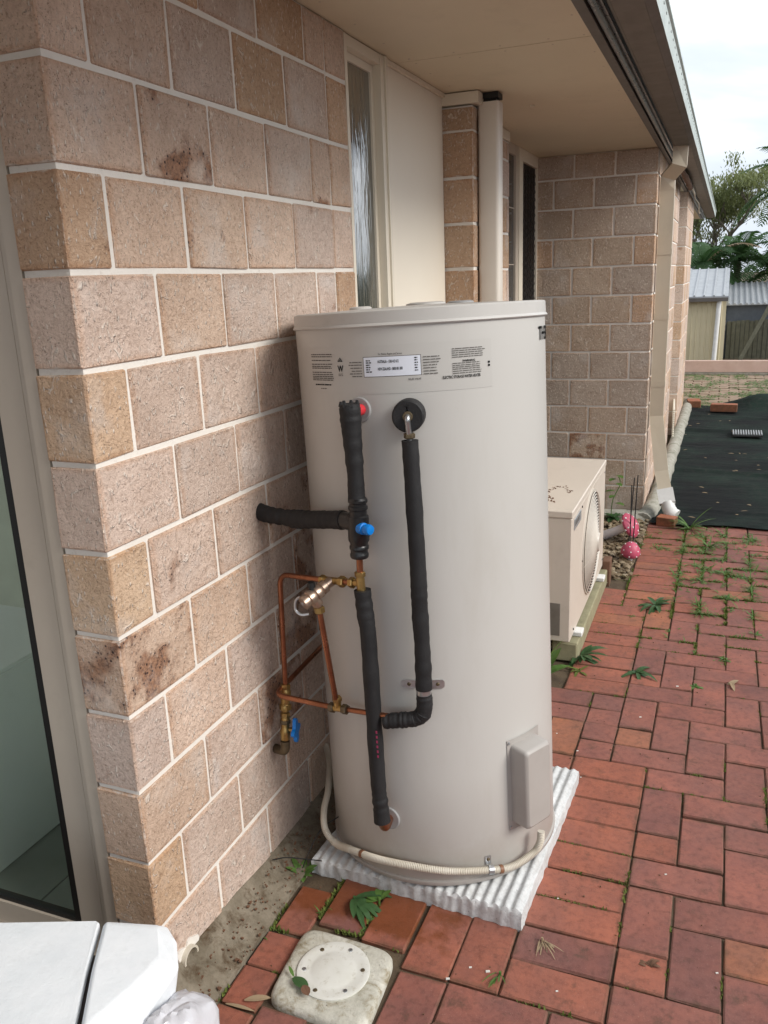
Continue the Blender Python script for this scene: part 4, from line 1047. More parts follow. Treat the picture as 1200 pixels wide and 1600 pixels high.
c = TC(d_s, hC+0.021, TR+0.003); MB().tube([c, c+TN(d_s)*0.003], [0.0048, 0.003], 10).build('screw', OLDBRASS, sc2, smooth=True)

# ------------------------------------------------------------------ drain lid, leaf
dl = thing('drain_cover', 'round white plastic inspection cap set in a grimy rounded square concrete surround', 'drain cover', (0.315, 0.197, 0))
mb = MB(); segn = 48; rings = [(1.03, -0.03), (1.03, 0.003), (1.0, 0.010), (0.95, 0.0135), (0.86, 0.0145), (0.72, 0.0150), (0.02, 0.0150)]
for (s_, z) in rings:
    for i in range(segn):
        a = 2*math.pi*i/segn+0.02; ca, sa = math.cos(a), math.sin(a); pw_ = 0.30
        x = 0.119*math.copysign(abs(ca)**pw_, ca)*s_; y = 0.113*math.copysign(abs(sa)**pw_, sa)*s_
        if s_ < 0.8: x = 0.086*ca*(s_/0.72); y = 0.084*sa*(s_/0.72)
        mb.v.append((0.315+x*0.998-y*0.06, 0.197+y*0.998+x*-0.03, z))
for i in range(len(rings)-1):
    for j in range(segn): a = i*segn+j; b = i*segn+(j+1) % segn; mb.f.append((a, b, b+segn, a+segn))
mb.build('concrete_surround', LIDC, dl, smooth=True)
mb = MB()
prof = [(0.0845, 0.014), (0.0845, 0.0185), (0.082, 0.0193), (0.070, 0.0187), (0.058, 0.0175), (0.050, 0.0183), (0.045, 0.0198), (0.012, 0.0201), (0.0005, 0.0201)]
for (r_, z) in prof:
    for j in range(48): a = 2*math.pi*j/48; mb.v.append((0.313+r_*math.cos(a), 0.205+r_*math.sin(a), z))
for i in range(len(prof)-1):
    for j in range(48): a = i*48+j; b = i*48+(j+1) % 48; mb.f.append((a, b, b+48, a+48))
mb.build('screw_cap', DISC, dl, smooth=True)
for j in range(6):
    a = 2*math.pi*(j+0.3)/6; p = Vector((0.313+0.068*math.cos(a), 0.205+0.068*math.sin(a), 0.0180))
    MB().tube([p, p+Vector((0,0,0.0022)), p+Vector((0,0,0.0024)), p+Vector((0,0,0.001))], [0.0055, 0.0045, 0.0034, 0.0005], 12).build('screw', STEEL if j % 2 else OLDBRASS, dl, smooth=True)

def leafblade(mb, p, d, ln, wd, droop=0.4, upv=(0,0,1), n=5, cup=0.15):
    p = Vector(p); d = Vector(d).normalized(); upv = Vector(upv); s_ = d.cross(upv)
    s_ = s_.normalized() if s_.length > 1e-4 else Vector((1,0,0))
    k0 = len(mb.v); q = p.copy(); dd = d.copy()
    for i in range(n+1):
        t = i/n; ww = wd*math.sin(math.pi*min(1, (t*0.92+0.06)))**0.8*0.5 if i < n else 0.0004
        nn = s_.cross(dd)
        mb.v += [tuple(q-s_*ww+nn*ww*cup), tuple(q), tuple(q+s_*ww+nn*ww*cup)]
        dd = (dd+Vector((0,0,-droop/n))).normalized(); q = q+dd*ln/n
    for i in range(n):
        a = k0+3*i; mb.f += [(a, a+1, a+4, a+3), (a+1, a+2, a+5, a+4)]
lf = MB(); leafblade(lf, (0.238,0.150,0.023), (0.9,-0.35,0.1), 0.052, 0.026, 0.1, n=6)
o = lf.build('fallen_leaf', GREEN2); tag(o, 'small green fallen leaf with a browned tip on the round drain cap', 'leaf')
mb = MB(); leafblade(mb, (0.2375,0.1535,0.022), (-0.6,0.5,0.25), 0.03, 0.008, 0.2); mb.build('stalk', GREEN1, o)
mb = MB(); leafblade(mb, (0.272,0.134,0.0275), (0.75,-0.65,-0.02), 0.030, 0.021, 0.1); mb.build('brown_tip', TIMBERR, o)

def weed(name, label, x, y, n, ln, wd, mat_, droop=1.0, lift=0.7, seed=0, z=0.0, cat='weed', az=None, group=None):
    r_ = random.Random(seed+100); o = thing(name, label, cat, (x, y, z), group)
    mb = MB()
    for i in range(n):
        a = r_.uniform(0, 6.28) if az is None else r_.uniform(*az); l_ = lift*r_.uniform(0.3, 1.3)
        leafblade(mb, (x+r_.gauss(0, .004), y+r_.gauss(0, .004), z), (math.cos(a), math.sin(a), l_), ln*r_.uniform(0.6, 1.2), wd*r_.uniform(0.7, 1.2), droop*r_.uniform(0.6, 1.3))
    mb.build('leaves', mat_, o, kind='stuff'); mb = MB().tube([(x, y, z-0.01), (x, y, z+0.01)], 0.003, 6); mb.build('stem', mat_, o); return o
weed('weed', 'broad leaved dark green weed flopped on the pavers in front of the white slab', 0.262, 0.440, 11, 0.095, 0.019, GREEN2, 1.0, 0.55, 1, 0.008, az=(-1.35, 0.75))
weed('weed', 'small bright green sprig against the left corner of the white slab', 0.325, 0.455, 5, 0.036, 0.018, GREEN1, 0.5, 0.9, 2, 0.01)
weed('weed', 'thin weed with dark twigs in the gap between the house wall and the white slab', 0.087, 0.49, 9, 0.055, 0.017, GREEN1, 0.6, 1.0, 3)
weed('weed', 'dark glossy weed growing beside the front foot of the air conditioner', 0.585, 2.06, 14, 0.115, 0.027, GREEN2, 0.9, 0.9, 4, az=(-2.0, 1.2))
weed('weed', 'light green seedling on the red pavers just below the air conditioner corner', 0.60, 1.93, 8, 0.06, 0.012, MOSS, 0.7, 0.6, 5)
weed('weed', 'flat rosette weed with an upright grey green shoot beside the soldier course', 0.83, 2.72, 15, 0.13, 0.022, GREEN2, 1.2, 0.7, 6)
weed('weed', 'starry grass weed in the paver joint nearest the black mat edge', 1.05, 3.72, 24, 0.12, 0.009, GREEN1, 1.0, 1.1, 7)
weed('weed', 'leafy weed spreading over the joint between soldier course and herringbone', 0.815, 1.98, 12, 0.09, 0.020, GREEN2, 1.2, 0.6, 8)
weed('weed', 'pale split weed lying across two pavers in the middle of the path', 1.04, 1.93, 9, 0.07, 0.013, GREEN1, 1.2, 0.35, 9)
weed('weed', 'spiky grass clump against the loose brick under the downpipe', 0.93, 4.05, 30, 0.17, 0.008, GREEN1, 1.0, 1.2, 10)
weed('weed', 'dried yellow grass tuft by the front right corner of the white slab', 0.742, 0.468, 16, 0.055, 0.0035, DRY, 0.8, 0.4, 11, az=(-1.9, -0.3))
weed('weed', 'short green grass tuft in the joint below the front edge of the slab', 0.672, 0.335, 10, 0.05, 0.0035, GREEN1, 0.8, 0.7, 12, az=(-2.4, -1.0))
weed('weed', 'tall leafy weed growing in the gravel against the far brick wall', 0.47, 4.12, 14, 0.09, 0.035, GREEN2, 0.9, 0.9, 13, 0.02)
weed('weed', 'yellow green broad leaf poking out between tank and air conditioner', 0.455, 1.80, 9, 0.21, 0.055, GREEN1, 0.6, 2.2, 14)
tw = MB(); tw.tube(spline([(0.45,4.13,0.02),(0.46,4.12,0.14),(0.50,4.13,0.24),(0.49,4.12,0.30)], 5), 0.003, 5)
for (a, z) in ((0.5, .12), (2.0, .17), (3.5, .20), (0.9, .25), (4.2, .28), (5.5, .30)): leafblade(tw, (0.475,4.12,z), (math.cos(a), -abs(math.sin(a)), 0.3), 0.07, 0.04, 0.6)
tag(tw.build('climbing_weed', GREEN1), 'thin stemmed green creeper rising against the far brick wall above the gravel', 'weed')
twg = MB(); twg.tube(spline([(0.015,0.46,0.05),(0.05,0.475,0.055),(0.09,0.49,0.05),(0.14,0.505,0.045)], 5), 0.0017, 5); twg.tube(spline([(0.088,0.49,0.02),(0.10,0.51,0.06),(0.115,0.56,0.10),(0.15,0.60,0.12)], 5), 0.0016, 5)
tag(twg.build('twig', DARK), 'dark crossed twigs lying against the left end of the white slab', 'twig')
dlf = MB()
leafblade(dlf, (0.155,0.072,0.006), (0.8,0.45,0.1), 0.06, 0.018, 0.3, n=6); leafblade(dlf, (0.12,0.05,0.006), (0.9,0.1,0.1), 0.07, 0.009, 0.3)
tag(dlf.build('dry_leaf', DRY), 'curled tan dry leaf on the pavers left of the drain cap', 'leaf')
dl2 = MB(); leafblade(dl2, (1.19,2.02,0.004), (-0.5,-0.8,0.35), 0.09, 0.022, 0.9); leafblade(dl2, (1.16,1.99,0.004), (0.2,-0.8,0.5), 0.07, 0.016, 1.0)
tag(dl2.build('dry_leaf', DRY), 'pale folded dry leaf lying on the path towards its right side', 'leaf')
cl_ = MB(); rr_ = random.Random(8)
for i in range(10): leafblade(cl_, (0.985+rr_.gauss(0,.006), 0.472+rr_.gauss(0,.005), 0.003), (rr_.gauss(0,1), rr_.gauss(0,1), 0.5), 0.025, 0.009, 1.0)
tag(cl_.build('dead_leaf_clump', TIMBERR), 'small dark shrivelled leaf clump on an orange half paver at the bottom right', 'leaf litter')

# joint moss and grass
jm = MB(); jg = MB(); jr = random.Random(21)
def near_d(x, y):
    base = 0.22
    if y > 1.9: base = 0.42
    if y > 2.7 and x > 0.88: base = 0.85
    if 0.9 < x < 1.3 and 2.6 < y < 4.1: base = 1.25
    return base
for q in vis:
    x0, x1, y0, y1, tn = q
    for (ax0, ay0, ax1, ay1) in ((x0-.004, y0-.004, x1, y0-.004), (x0-.004, y0-.004, x0-.004, y1)):
        cx_, cy_ = (ax0+ax1)/2, (ay0+ay1)/2
        on = mn.noise(Vector((cx_*2.3, cy_*2.3, 4)))+near_d(cx_, cy_)*0.8
        if on < 0.22: continue
        L_ = math.hypot(ax1-ax0, ay1-ay0); n_ = int(L_*(380+900*max(0, on-0.2)))
        for _ in range(n_):
            t = jr.random(); x = ax0+(ax1-ax0)*t; y = ay0+(ay1-ay0)*t
            loc_ = mn.noise(Vector((x*14, y*14, 9)))
            if loc_ < 0.02: continue
            x += jr.gauss(0, .0022); y += jr.gauss(0, .0022); a = jr.uniform(0, 6.28); s_ = jr.uniform(.002, .0045)*(1+on)
            p = Vector((x, y, -0.004)); d = Vector((math.cos(a), math.sin(a), 0)); u = Vector((-d.y, d.x, 0))
            (jm).v.extend([tuple(p-u*s_*.6), tuple(p+u*s_*.6), tuple(p+d*s_*1.1+Vector((0,0,s_+0.0035)))]); k = len(jm.v); jm.f.append((k-3, k-2, k-1))
        if on > 0.52:
            for _ in range(int(n_*(0.10 if cy_ < 2.5 else 0.26)*(on))):
                t = jr.random(); x = ax0+(ax1-ax0)*t; y = ay0+(ay1-ay0)*t
                if mn.noise(Vector((x*9, y*9, 2))) < 0.12: continue
                a = jr.uniform(0, 6.28)
                leafblade(jg, (x, y, -.003), (math.cos(a), math.sin(a), jr.uniform(.4, 1.6)), jr.uniform(.02, .065)*(1.25 if y > 2.6 else 0.6), jr.uniform(.002, .006), jr.uniform(.6, 1.6), n=3)
tag(jm.build('joint_moss', MOSS), 'moss filling the paver joints', 'moss', kind='stuff')
tag(jg.build('joint_grass', GREEN1), 'short grass growing out of the paver joints', 'grass', kind='stuff')
pw2 = MB()
for (x, y, s_) in ((1.05,3.30,1.3),(1.12,3.28,1.2),(1.20,3.24,1),(0.99,3.36,1),(1.10,3.5,1.2),(.925,3.05,.8),(.92,3.2,.9),(.918,2.95,.8),(1.16,2.92,.9),(1.17,2.76,.7),(1.0,3.92,1.2),(1.12,3.98,1),(1.28,3.9,1.2),(1.3,3.62,1),(.93,3.72,.9),(1.2,3.7,1),(.80,3.62,1),(1.26,3.35,.9),(1.145,2.2,.6),(1.26,2.5,.7),(.915,2.45,.5),(1.03,3.12,1.0),(1.40,3.3,1),(1.38,2.9,.8)):
    for _ in range(int(46*s_)):
        a = jr.uniform(0, 6.28); r_ = abs(jr.gauss(0, .030))*s_; t = jr.uniform(0, 6.28)
        leafblade(pw2, (x+r_*math.cos(t)*1.3, y+r_*math.sin(t)*.7, -.002), (math.cos(a), math.sin(a), jr.uniform(.3, 1.5)), jr.uniform(.02, .06)*s_, jr.uniform(.003, .009), jr.uniform(.8, 1.8), n=3)
tag(pw2.build('path_weeds', GREEN1), 'tangled low weeds along the joints towards the black mat', 'weeds', kind='stuff')
# crumbs and dirt specks on the path
cm = MB()
for _ in range(420):
    x = jr.uniform(0.15, 1.6); y = jr.uniform(0.05, 4.0)**1.0; s_ = jr.uniform(.0012, .004)
    cm.box((x, y, -0.001), (x+s_, y+s_*jr.uniform(.4, 1.5), s_*0.6))
for _ in range(260):
    x = jr.uniform(0.015, 0.10); y = jr.uniform(0.0, 1.0)**1.3; s_ = jr.uniform(.001, .005)
    cm.box((x, y, 0.055-x*0.45), (x+s_*jr.uniform(.4,1.6), y+s_*jr.uniform(.4,1.8), 0.058-x*0.45))
tag(cm.build('path_debris', TIMBERR), 'dark crumbs scattered on the pavers', 'debris', kind='stuff')
cm = MB()
for (x, y) in ((1.13,.50),(.80,.33),(.685,1.33),(.72,1.18),(.60,.33),(.75,.62),(1.0,.80),(.86,1.62),(.93,.42),(.60,1.42),(.64,.33),(.56,.28),(.97,1.9)):
    s_ = jr.uniform(.002, .0045); cm.prism([(x,y,0.0005),(x+s_*2,y+s_,0.0005),(x+s_*1.6,y+s_*2,0.0005),(x-s_*.4,y+s_*1.2,0.0005)], (0,0,s_*.6))
tag(cm.build('pale_debris', DISC), 'pale chips scattered on the pavers', 'debris', kind='stuff')

# ------------------------------------------------------------------ air conditioner
ac = thing('air_conditioner', 'beige outdoor air conditioning unit with a round fan grille on a timber sleeper', 'air conditioner', (0.40, 2.44, 0.085))
ax0, ax1, ay0, ay1, az0, az1 = 0.235, 0.553, 1.955, 2.935, 0.105, 0.655
MB().bbox((ax0, ay0, az0), (ax1, ay1, az1-0.030), 0.004).build('casing', ACM, ac)
MB().bbox((ax0-.003, ay0-.003, az1-0.0295), (ax1+.003, ay1+.003, az1), 0.004).build('top_panel', ACM, ac)
FC = Vector((ax1, 2.475, 0.375)); FR = 0.232
sh = MB().tube([FC+Vector((-.004,0,0)), FC+Vector((.006,0,0))], [FR+0.008, FR+0.006], 56); fgd = sh.build('fan_surround', ACG, ac, smooth=True)
MB().tube([FC+Vector((.0062,0,0)), FC+Vector((.0068,0,0))], FR-0.004, 48).build('fan_shadow_disc', simple('fan_shadow', (0.05,0.046,0.042,1), None, 0.7), fgd)  # flat dark disc, shade of the hollow behind the grille put into its colour
rg_ = MB(); 
for i in range(15):
    r_ = 0.05+i*(FR-0.055)/14; xo = 0.0095+0.024*(1-(r_/FR)**2)
    pts = [FC+Vector((xo, r_*math.cos(2*math.pi*j/40), r_*math.sin(2*math.pi*j/40))) for j in range(41)]
    rg_.tube(pts, 0.0030, 4, cap=False)
rg_.build('grille_rings', ACG, fgd, kind='stuff')
for j in range(8):
    a = 2*math.pi*j/8+0.2; pts = []
    for k in range(6): r_ = 0.02+k*(FR-0.02)/5; pts.append(FC+Vector((0.0085+0.024*(1-(r_/FR)**2), r_*math.cos(a), r_*math.sin(a))))
    MB().tube(pts, 0.0022, 6).build('grille_rib', ACG, fgd, smooth=True)
c = FC+Vector((0.034,0,0)); MB().tube([c, c+Vector((.008,0,0))], [0.045, 0.04], 24).build('grille_hub', ACG, fgd, smooth=True)
bd = MB().bbox((ax1+.0005, 2.00, 0.565), (ax1+.003, 2.165, 0.610), 0.001).build('badge', simple('silver_badge', (0.55,0.58,0.60,1), None, 0.3, 0.6), ac)
bb = MB()
for i in range(5): bb.box((ax1+.0032, 2.015+i*0.022, 0.580), (ax1+.0036, 2.030+i*0.022, 0.597))
bb.build('badge_lettering', GREYINK, bd, kind='stuff')
MB().bbox((0.34, ay0-0.0015, az0+0.025), (0.513, ay0+0.002, az0+0.165), 0.001).build('side_recess', simple('recess_shade', (0.20,0.18,0.155,1), (0.14,0.12,0.10,1), 0.6, scale=14), ac)  # flat plate in darkened casing colour, recess shade painted in
for (y, z) in ((2.03,.60),(2.2,.61),(2.9,.60),(2.9,.15),(2.04,.13),(2.24,.36),(2.70,.33)): MB().tube([(ax1, y, z), (ax1+.003, y, z)], 0.005, 8).build('screw', DARK if y < 2.5 else STEEL, ac)
for y in (2.10, 2.78): MB().bbox((0.20, y-0.03, 0.084), (0.585, y+0.03, 0.1045), 0.003).build('foot', WHITEPL, ac)
dbm = MB()
for i in range(40):
    a = jr.uniform(0, 3.4); r_ = jr.gauss(0.045, .006); x = 0.445+r_*math.cos(a); y = 2.235+2.2*r_*math.sin(a); s_ = jr.uniform(.002, .006); dbm.box((x, y, az1), (x+s_, y+s_, az1+s_*.5))
for i in range(14): x = 0.43+jr.gauss(0, .02); y = 2.12+jr.gauss(0, .03); s_ = jr.uniform(.002, .007); dbm.box((x, y, az1), (x+s_, y+s_*1.5, az1+s_*.5))
tag(dbm.build('leaf_crumbs', TIMBERR), 'curved trail of dark crumbs on top of the air conditioner', 'debris', kind='stuff')
for (xa, xb, lb) in ((0.475, 0.578, 'greenish treated timber sleeper under the fan side of the air conditioner'), (0.20, 0.30, 'timber sleeper under the wall side of the air conditioner')):
    tag(MB().bbox((xa, 2.00, 0.0), (xb, 3.02, 0.083), 0.006, 0.002, jr).build('timber_sleeper', TIMBER), lb, 'timber sleeper')
tag(MB().bbox((0.55, 2.94, -0.01), (0.59, 3.02, 0.13), 0.004, 0.002, jr).build('timber_stump', TIMBERR), 'short brown timber stump at the far end of the air conditioner', 'timber')
# gravel bed
gv = MB(); gr = random.Random(31)
ico_v = [Vector(v).normalized() for v in ((0,0,1),(0.89,0,0.45),(0.28,0.85,0.45),(-0.72,0.53,0.45),(-0.72,-0.53,0.45),(0.28,-0.85,0.45),(0.72,0.53,-0.45),(-0.28,0.85,-0.45),(-0.89,0,-0.45),(-0.28,-0.85,-0.45),(0.72,-0.53,-0.45),(0,0,-1))]
ico_f = [(0,1,2),(0,2,3),(0,3,4),(0,4,5),(0,5,1),(1,6,2),(2,7,3),(3,8,4),(4,9,5),(5,10,1),(6,7,2),(7,8,3),(8,9,4),(9,10,5),(10,6,1),(6,11,7),(7,11,8),(8,11,9),(9,11,10),(10,11,6)]
for i in range(3800):
    x = gr.uniform(0.10, 0.675); y = gr.uniform(1.75, 4.17)
    if y < 2.9 and x > 0.47: continue
    if y < 3.05 and x > 0.57: continue
    s_ = gr.uniform(.008, .021); sx, sy_, sz = s_*gr.uniform(.8, 1.3), s_*gr.uniform(.8, 1.3), s_*gr.uniform(.5, .8); a = gr.uniform(0, 3.14); n0 = len(gv.v)
    z0 = gr.uniform(-0.012, 0.014)
    for v in ico_v:
        X, Y = v.x*sx, v.y*sy_; gv.v.append((x+X*math.cos(a)-Y*math.sin(a), y+X*math.sin(a)+Y*math.cos(a), z0+v.z*sz))
    gv.f += [tuple(n0+q for q in f) for f in ico_f]
GM = MT('pebbles', 0.6); vc = GM.voro(38, out='Color'); sx_ = GM.n('ShaderNodeSeparateXYZ'); GM.l(vc, sx_.inputs[0])
GM.color(GM.mix(0.35, GM.ramp(sx_.outputs[0], [(0.0, (0.09,0.062,0.032,1)), (0.4, (0.19,0.135,0.075,1)), (0.7, (0.28,0.21,0.12,1)), (1.0, (0.45,0.38,0.27,1))]), (0.12,0.09,0.06,1))); GM.bump(GM.noise(120, 4), 0.002, 0.6)
tag(gv.build('gravel_bed', GM.m, smooth=True), 'brown river pebbles between the wall and the paved path', 'gravel', kind='stuff')

# mushrooms ornaments and wire stakes
def mush(label, c, axis, s_, stemlen, stem_mat, kt=1.15):
    o = thing('mushroom_ornament', label, 'garden ornament', c); A = Vector(axis).normalized(); c = Vector(c)
    PK = PINK
    prof = [(0.0, .90), (.10, .99), (.30, 1.0), (.55, .88), (.80, .62), (.95, .32), (1.0, .02)]
    cp_ = MB().tube([c+A*(t*s_*kt) for t, _ in prof], [r_*s_ for _, r_ in prof], 28).build('cap', PK, o, smooth=True)
    u = A.orthogonal().normalized(); v = A.cross(u); k = 0
    for ring, (t, rr, n_) in enumerate(((.15, 1.0, 8), (.50, .90, 7), (.82, .60, 5), (1.0, .06, 1))):
        for i in range(n_):
            a = 2*math.pi*(i+ring*0.5)/n_; d = (u*math.cos(a)+v*math.sin(a)); p = c+A*(t*s_*kt)+d*rr*s_
            nn = (d*(1.1-t)+A*t).normalized()
            MB().tube([p-nn*.002, p+nn*.0015, p+nn*.0022], [s_*.075, s_*.07, s_*.04], 8).build('spot', SPOTW, cp_)
    MB().tube([c, c-A*stemlen*.5, c-A*stemlen], [s_*.34, s_*.32, s_*.38], 16).build('stalk', stem_mat, o, smooth=True)
    return o
PINK = simple('pink_glaze', (0.50,0.085,0.15,1), (0.42,0.06,0.11,1), 0.5, scale=14, grime=0.3, gcol=(0.2,0.05,0.06,1)); SPOTW = simple('white_spot', (0.75,0.70,0.70,1), None, 0.5)
mush('pink mushroom ornament with white dots lying on its side, white stalk showing', (0.603, 3.675, 0.105), (0.85, -0.2, 0.48), 0.076, 0.16, SPOTW, 0.70)
mush('round pink mushroom ornament with white dots in the gravel beside the path', (0.648, 3.36, 0.035), (0.1, -0.15, 1), 0.053, 0.06, SPOTW, 1.45)
for i, (x, y, h, dx) in enumerate(((0.612,3.62,0.41,0.02), (0.628,3.56,0.38,-0.004), (0.64,3.60,0.43,0.012))):
    tag(MB().tube([(x, y, 0), (x+dx*.5, y, h*.5), (x+dx, y, h)], 0.0032, 6).build('wire_stake', DARK), ['leftmost dark wire stake rising from the gravel by the mushrooms', 'short middle dark wire stake rising from the gravel by the mushrooms', 'tallest dark wire stake on the path side of the mushrooms'][i], 'stake', 'wire stakes among the mushrooms')

# loose bricks
def loose(label, c, s_, rz):
    o = bpy.data.objects.new('loose_brick', MB().bbox((-s_[0]/2,-s_[1]/2,0),(s_[0]/2,s_[1]/2,s_[2]), 0.004, .0015, jr).mesh('loose_brick')); COL.objects.link(o); o.data.materials.append(PAVER)
    o.location = c; o.rotation_euler = (0, 0, rz); o.color = (0.34, 0.12, 0.06, 1); tag(o, label, 'brick')
loose('loose orange brick propping the foot of the downpipe', (0.795, 4.10, 0.0), (0.112, 0.075, 0.060), -0.25)
loose('loose orange brick holding down the far left corner of the black mat', (0.775, 9.0, 0.02), (0.14, 0.22, 0.075), 0.1)
loose('loose orange brick lying lengthwise on the far end of the black mat', (1.10, 8.62, 0.03), (0.27, 0.11, 0.08), -0.05)
# weed mat
wm = MB(); nx, ny_ = 110, 240; X0m, X1m, Y0m, Y1m = 0.70, 3.4, 4.09, 9.2
def matz(x, y):
    v = Vector((x, y, 0)); z = 0.016+0.010*mn.noise(v*2.2)+0.005*mn.noise(Vector((x*3, y*14, 1)))+0.003*mn.noise(v*25)
    for yc, am, wd_2 in ((5.55+0.10*math.sin(x*2.2), .022, .035), (7.35+0.12*math.sin(x*1.7+1), .026, .05), (8.3+0.1*math.sin(x*3), .02, .05), (4.5+.06*math.sin(x*4), .008, .03)):
        z += am*math.exp(-((y-yc)/wd_2)**2)
    z += 0.17*math.exp(-((y-9.0)/.16)**2)*max(0, min(1, (x-0.95)*2.5))*(0.75+0.4*mn.noise(Vector((x*3, 0, 5))))
    return max(z, 0.004)
for j in range(ny_+1):
    for i in range(nx+1):
        u, v = i/nx, j/ny_; x = X0m+(X1m-X0m)*u; y0_ = Y0m+0.05*mn.noise(Vector((x*3, 0, 0)))-0.02*math.sin(x*3.2); y = y0_+(Y1m+0.25*mn.noise(Vector((x*1.7, 3, 0)))-y0_)*v
        if i == 0: x += 0.03*mn.noise(Vector((0, y*2, 0)))
        wm.v.append((x, y, matz(x, y)))
for j in range(ny_):
    for i in range(nx): a = j*(nx+1)+i; wm.f.append((a, a+1, a+nx+2, a+nx+1))
MM = MT('weed_mat', 0.88, spec=0.12); MM.color(MM.mix(MM.ramp(MM.noise(1.6, 5, 0.6), [(0.4, 0.0), (0.65, 1.0)]), (0.010,0.012,0.013,1), MM.mix(MM.ramp(MM.noise(26, 6, 0.75), [(.5, 0.0), (.75, 1.0)]), (0.016,0.030,0.024,1), (0.045,0.045,0.042,1))))
MM.bump(MM.noise(6, 7, 0.7, stretch=(0.6, 1.8, 1)), 0.03, 1.0); MM.bump(MM.noise(260, 2), 0.001, 0.5)
wmo = wm.build('weed_mat', MM.m, smooth=True); tag(wmo, 'wrinkled black woven weed mat laid over the ground past the paved path', 'weed mat')
dg_ = thing('drain_grate', 'slotted metal drain grate showing through the black mat', 'drain grate', (1.32, 7.2, 0.03))
for i in range(12): MB().tube([(1.19+i*0.022, 7.09, 0.052), (1.19+i*0.022, 7.30, 0.056)], 0.006, 6).build('bar', STEEL, dg_)
MB().box((1.185, 7.09, 0.03), (1.44, 7.30, 0.044)).build('drain_sump', DARK, dg_)
lt = MB()
for _ in range(70):
    x = jr.uniform(.75, 2.6); y = jr.uniform(4.2, 8.8); z = matz(x, y)+.003; a = jr.uniform(0, 6.28)
    leafblade(lt, (x, y, z), (math.cos(a), math.sin(a), .2), jr.uniform(.015, .05), jr.uniform(.008, .02), .3, n=3)
tag(lt.build('mat_litter', DRY), 'pale leaf scraps scattered on the black mat', 'leaf litter', kind='stuff')
# woven bamboo screen piece leaning in the recess
bsn = thing('bamboo_mat', 'short piece of woven bamboo screen leaning against the brick wall beside the black mat', 'bamboo screen', (0.655, 7.0, 0))
for i in range(14): MB().tube([(0.675, 6.72, 0.06+i*0.02), (0.60, 8.1, 0.06+i*0.02)], 0.0085, 6).build('cane', CREAM, bsn)

# weedy paved strip, plank and lower garden
fp = MB(); fr = random.Random(77)
for j in range(30):
    for i in range(14):
        x = 0.45+i*0.235+(0.117 if j % 2 else 0); y = 9.15+j*0.117
        if x > 3.4: continue
        dz = fr.uniform(-.006, .006); fp.bbox((x+.006, y+.006, -0.04+dz), (x+.226, y+.108, 0.0+dz), .005)
FPM = simple('weathered_pavers', (0.34,0.25,0.18,1), (0.24,0.18,0.13,1), 0.85, scale=9, bump=.003, grime=0.7, gcol=(0.10,0.09,0.05,1))
tag(fp.build('weathered_paving', FPM), kind='structure')
fg = MB()
for _ in range(15000):
    x = fr.uniform(.4, 3.2); y = fr.uniform(8.8, 12.3)
    if mn.noise(Vector((x*2.2, y*2.2, 0)))+0.5*mn.noise(Vector((x*8, y*8, 5))) < -0.02: continue
    a = fr.uniform(0, 6.28); leafblade(fg, (x, y, 0), (math.cos(a), math.sin(a), fr.uniform(.4, 1.5)), fr.uniform(.03, .11), fr.uniform(.005, .016), 1.0, n=2)
tag(fg.build('paving_weeds', GREEN1), 'low weeds over the weathered far paving', 'weeds', kind='stuff')
tag(MB().bbox((0.25, 12.36, 0.035), (4.2, 12.42, 0.21), .006, .002, fr).build('timber_plank', PINKWOOD), 'long pinkish timber board lying across the far end of the yard', 'timber board')
tag(MB().bbox((1.95, 11.9, 0.0), (2.2, 12.05, 0.08), .005, .002, fr).build('loose_block', PINKWOOD), 'small pink block on the ground near the right end of the timber board', 'block')
MB_d = MB().box((0.25, 12.30, -0.03), (4.2, 12.44, 0.030)); tag(MB_d.build('board_footing', LICHEN), 'low mottled concrete strip under the pinkish board', 'concrete strip')  # fills the line below the board in mottled concrete colour
# shed
sd_ = thing('garden_shed', 'small cream metal garden shed with grey ribbed roof', 'shed', (0.1, 19.2, -0.6))
MB().box((-1.4, 19.0, -0.6), (1.05, 21.4, 0.86)).build('wall', SHEDM, sd_)
for i in range(24): MB().prism([(-1.38+i*0.101, 18.999, -0.6), (-1.35+i*0.101, 18.999, -0.6), (-1.358+i*0.101, 18.985, -0.6), (-1.372+i*0.101, 18.985, -0.6)], (0, 0, 1.455)).build('wall_rib', SHEDM, sd_)
MB().prism([(-1.5, 18.85, 0.925), (-1.5, 21.6, 1.50), (-1.5, 21.6, 1.53), (-1.5, 18.85, 0.955)], (2.58, 0, 0)).build('roof', ZINC, sd_)
for i in range(13): x = -1.44+i*0.2; MB().prism([(x, 18.84, 0.956), (x+.05, 18.84, 0.956), (x+.037, 18.84, 0.985), (x+.013, 18.84, 0.985)], (0, 2.75, 0.575)).build('roof_rib', ZINC, sd_)
MB().box((-1.5, 18.82, 0.845), (1.08, 18.86, 0.924)).build('shed_gutter', FASCIA, sd_)
MB().tube([(0.90, 18.92, 0.84), (0.86, 18.92, -0.6)], 0.05, 14).build('white_downpipe', WHITEPL, sd_, smooth=True)
MB().bbox((0.135, 18.9, -0.5), (0.20, 18.95, 0.17), .004).build('door_stile', TIMBERR, sd_)
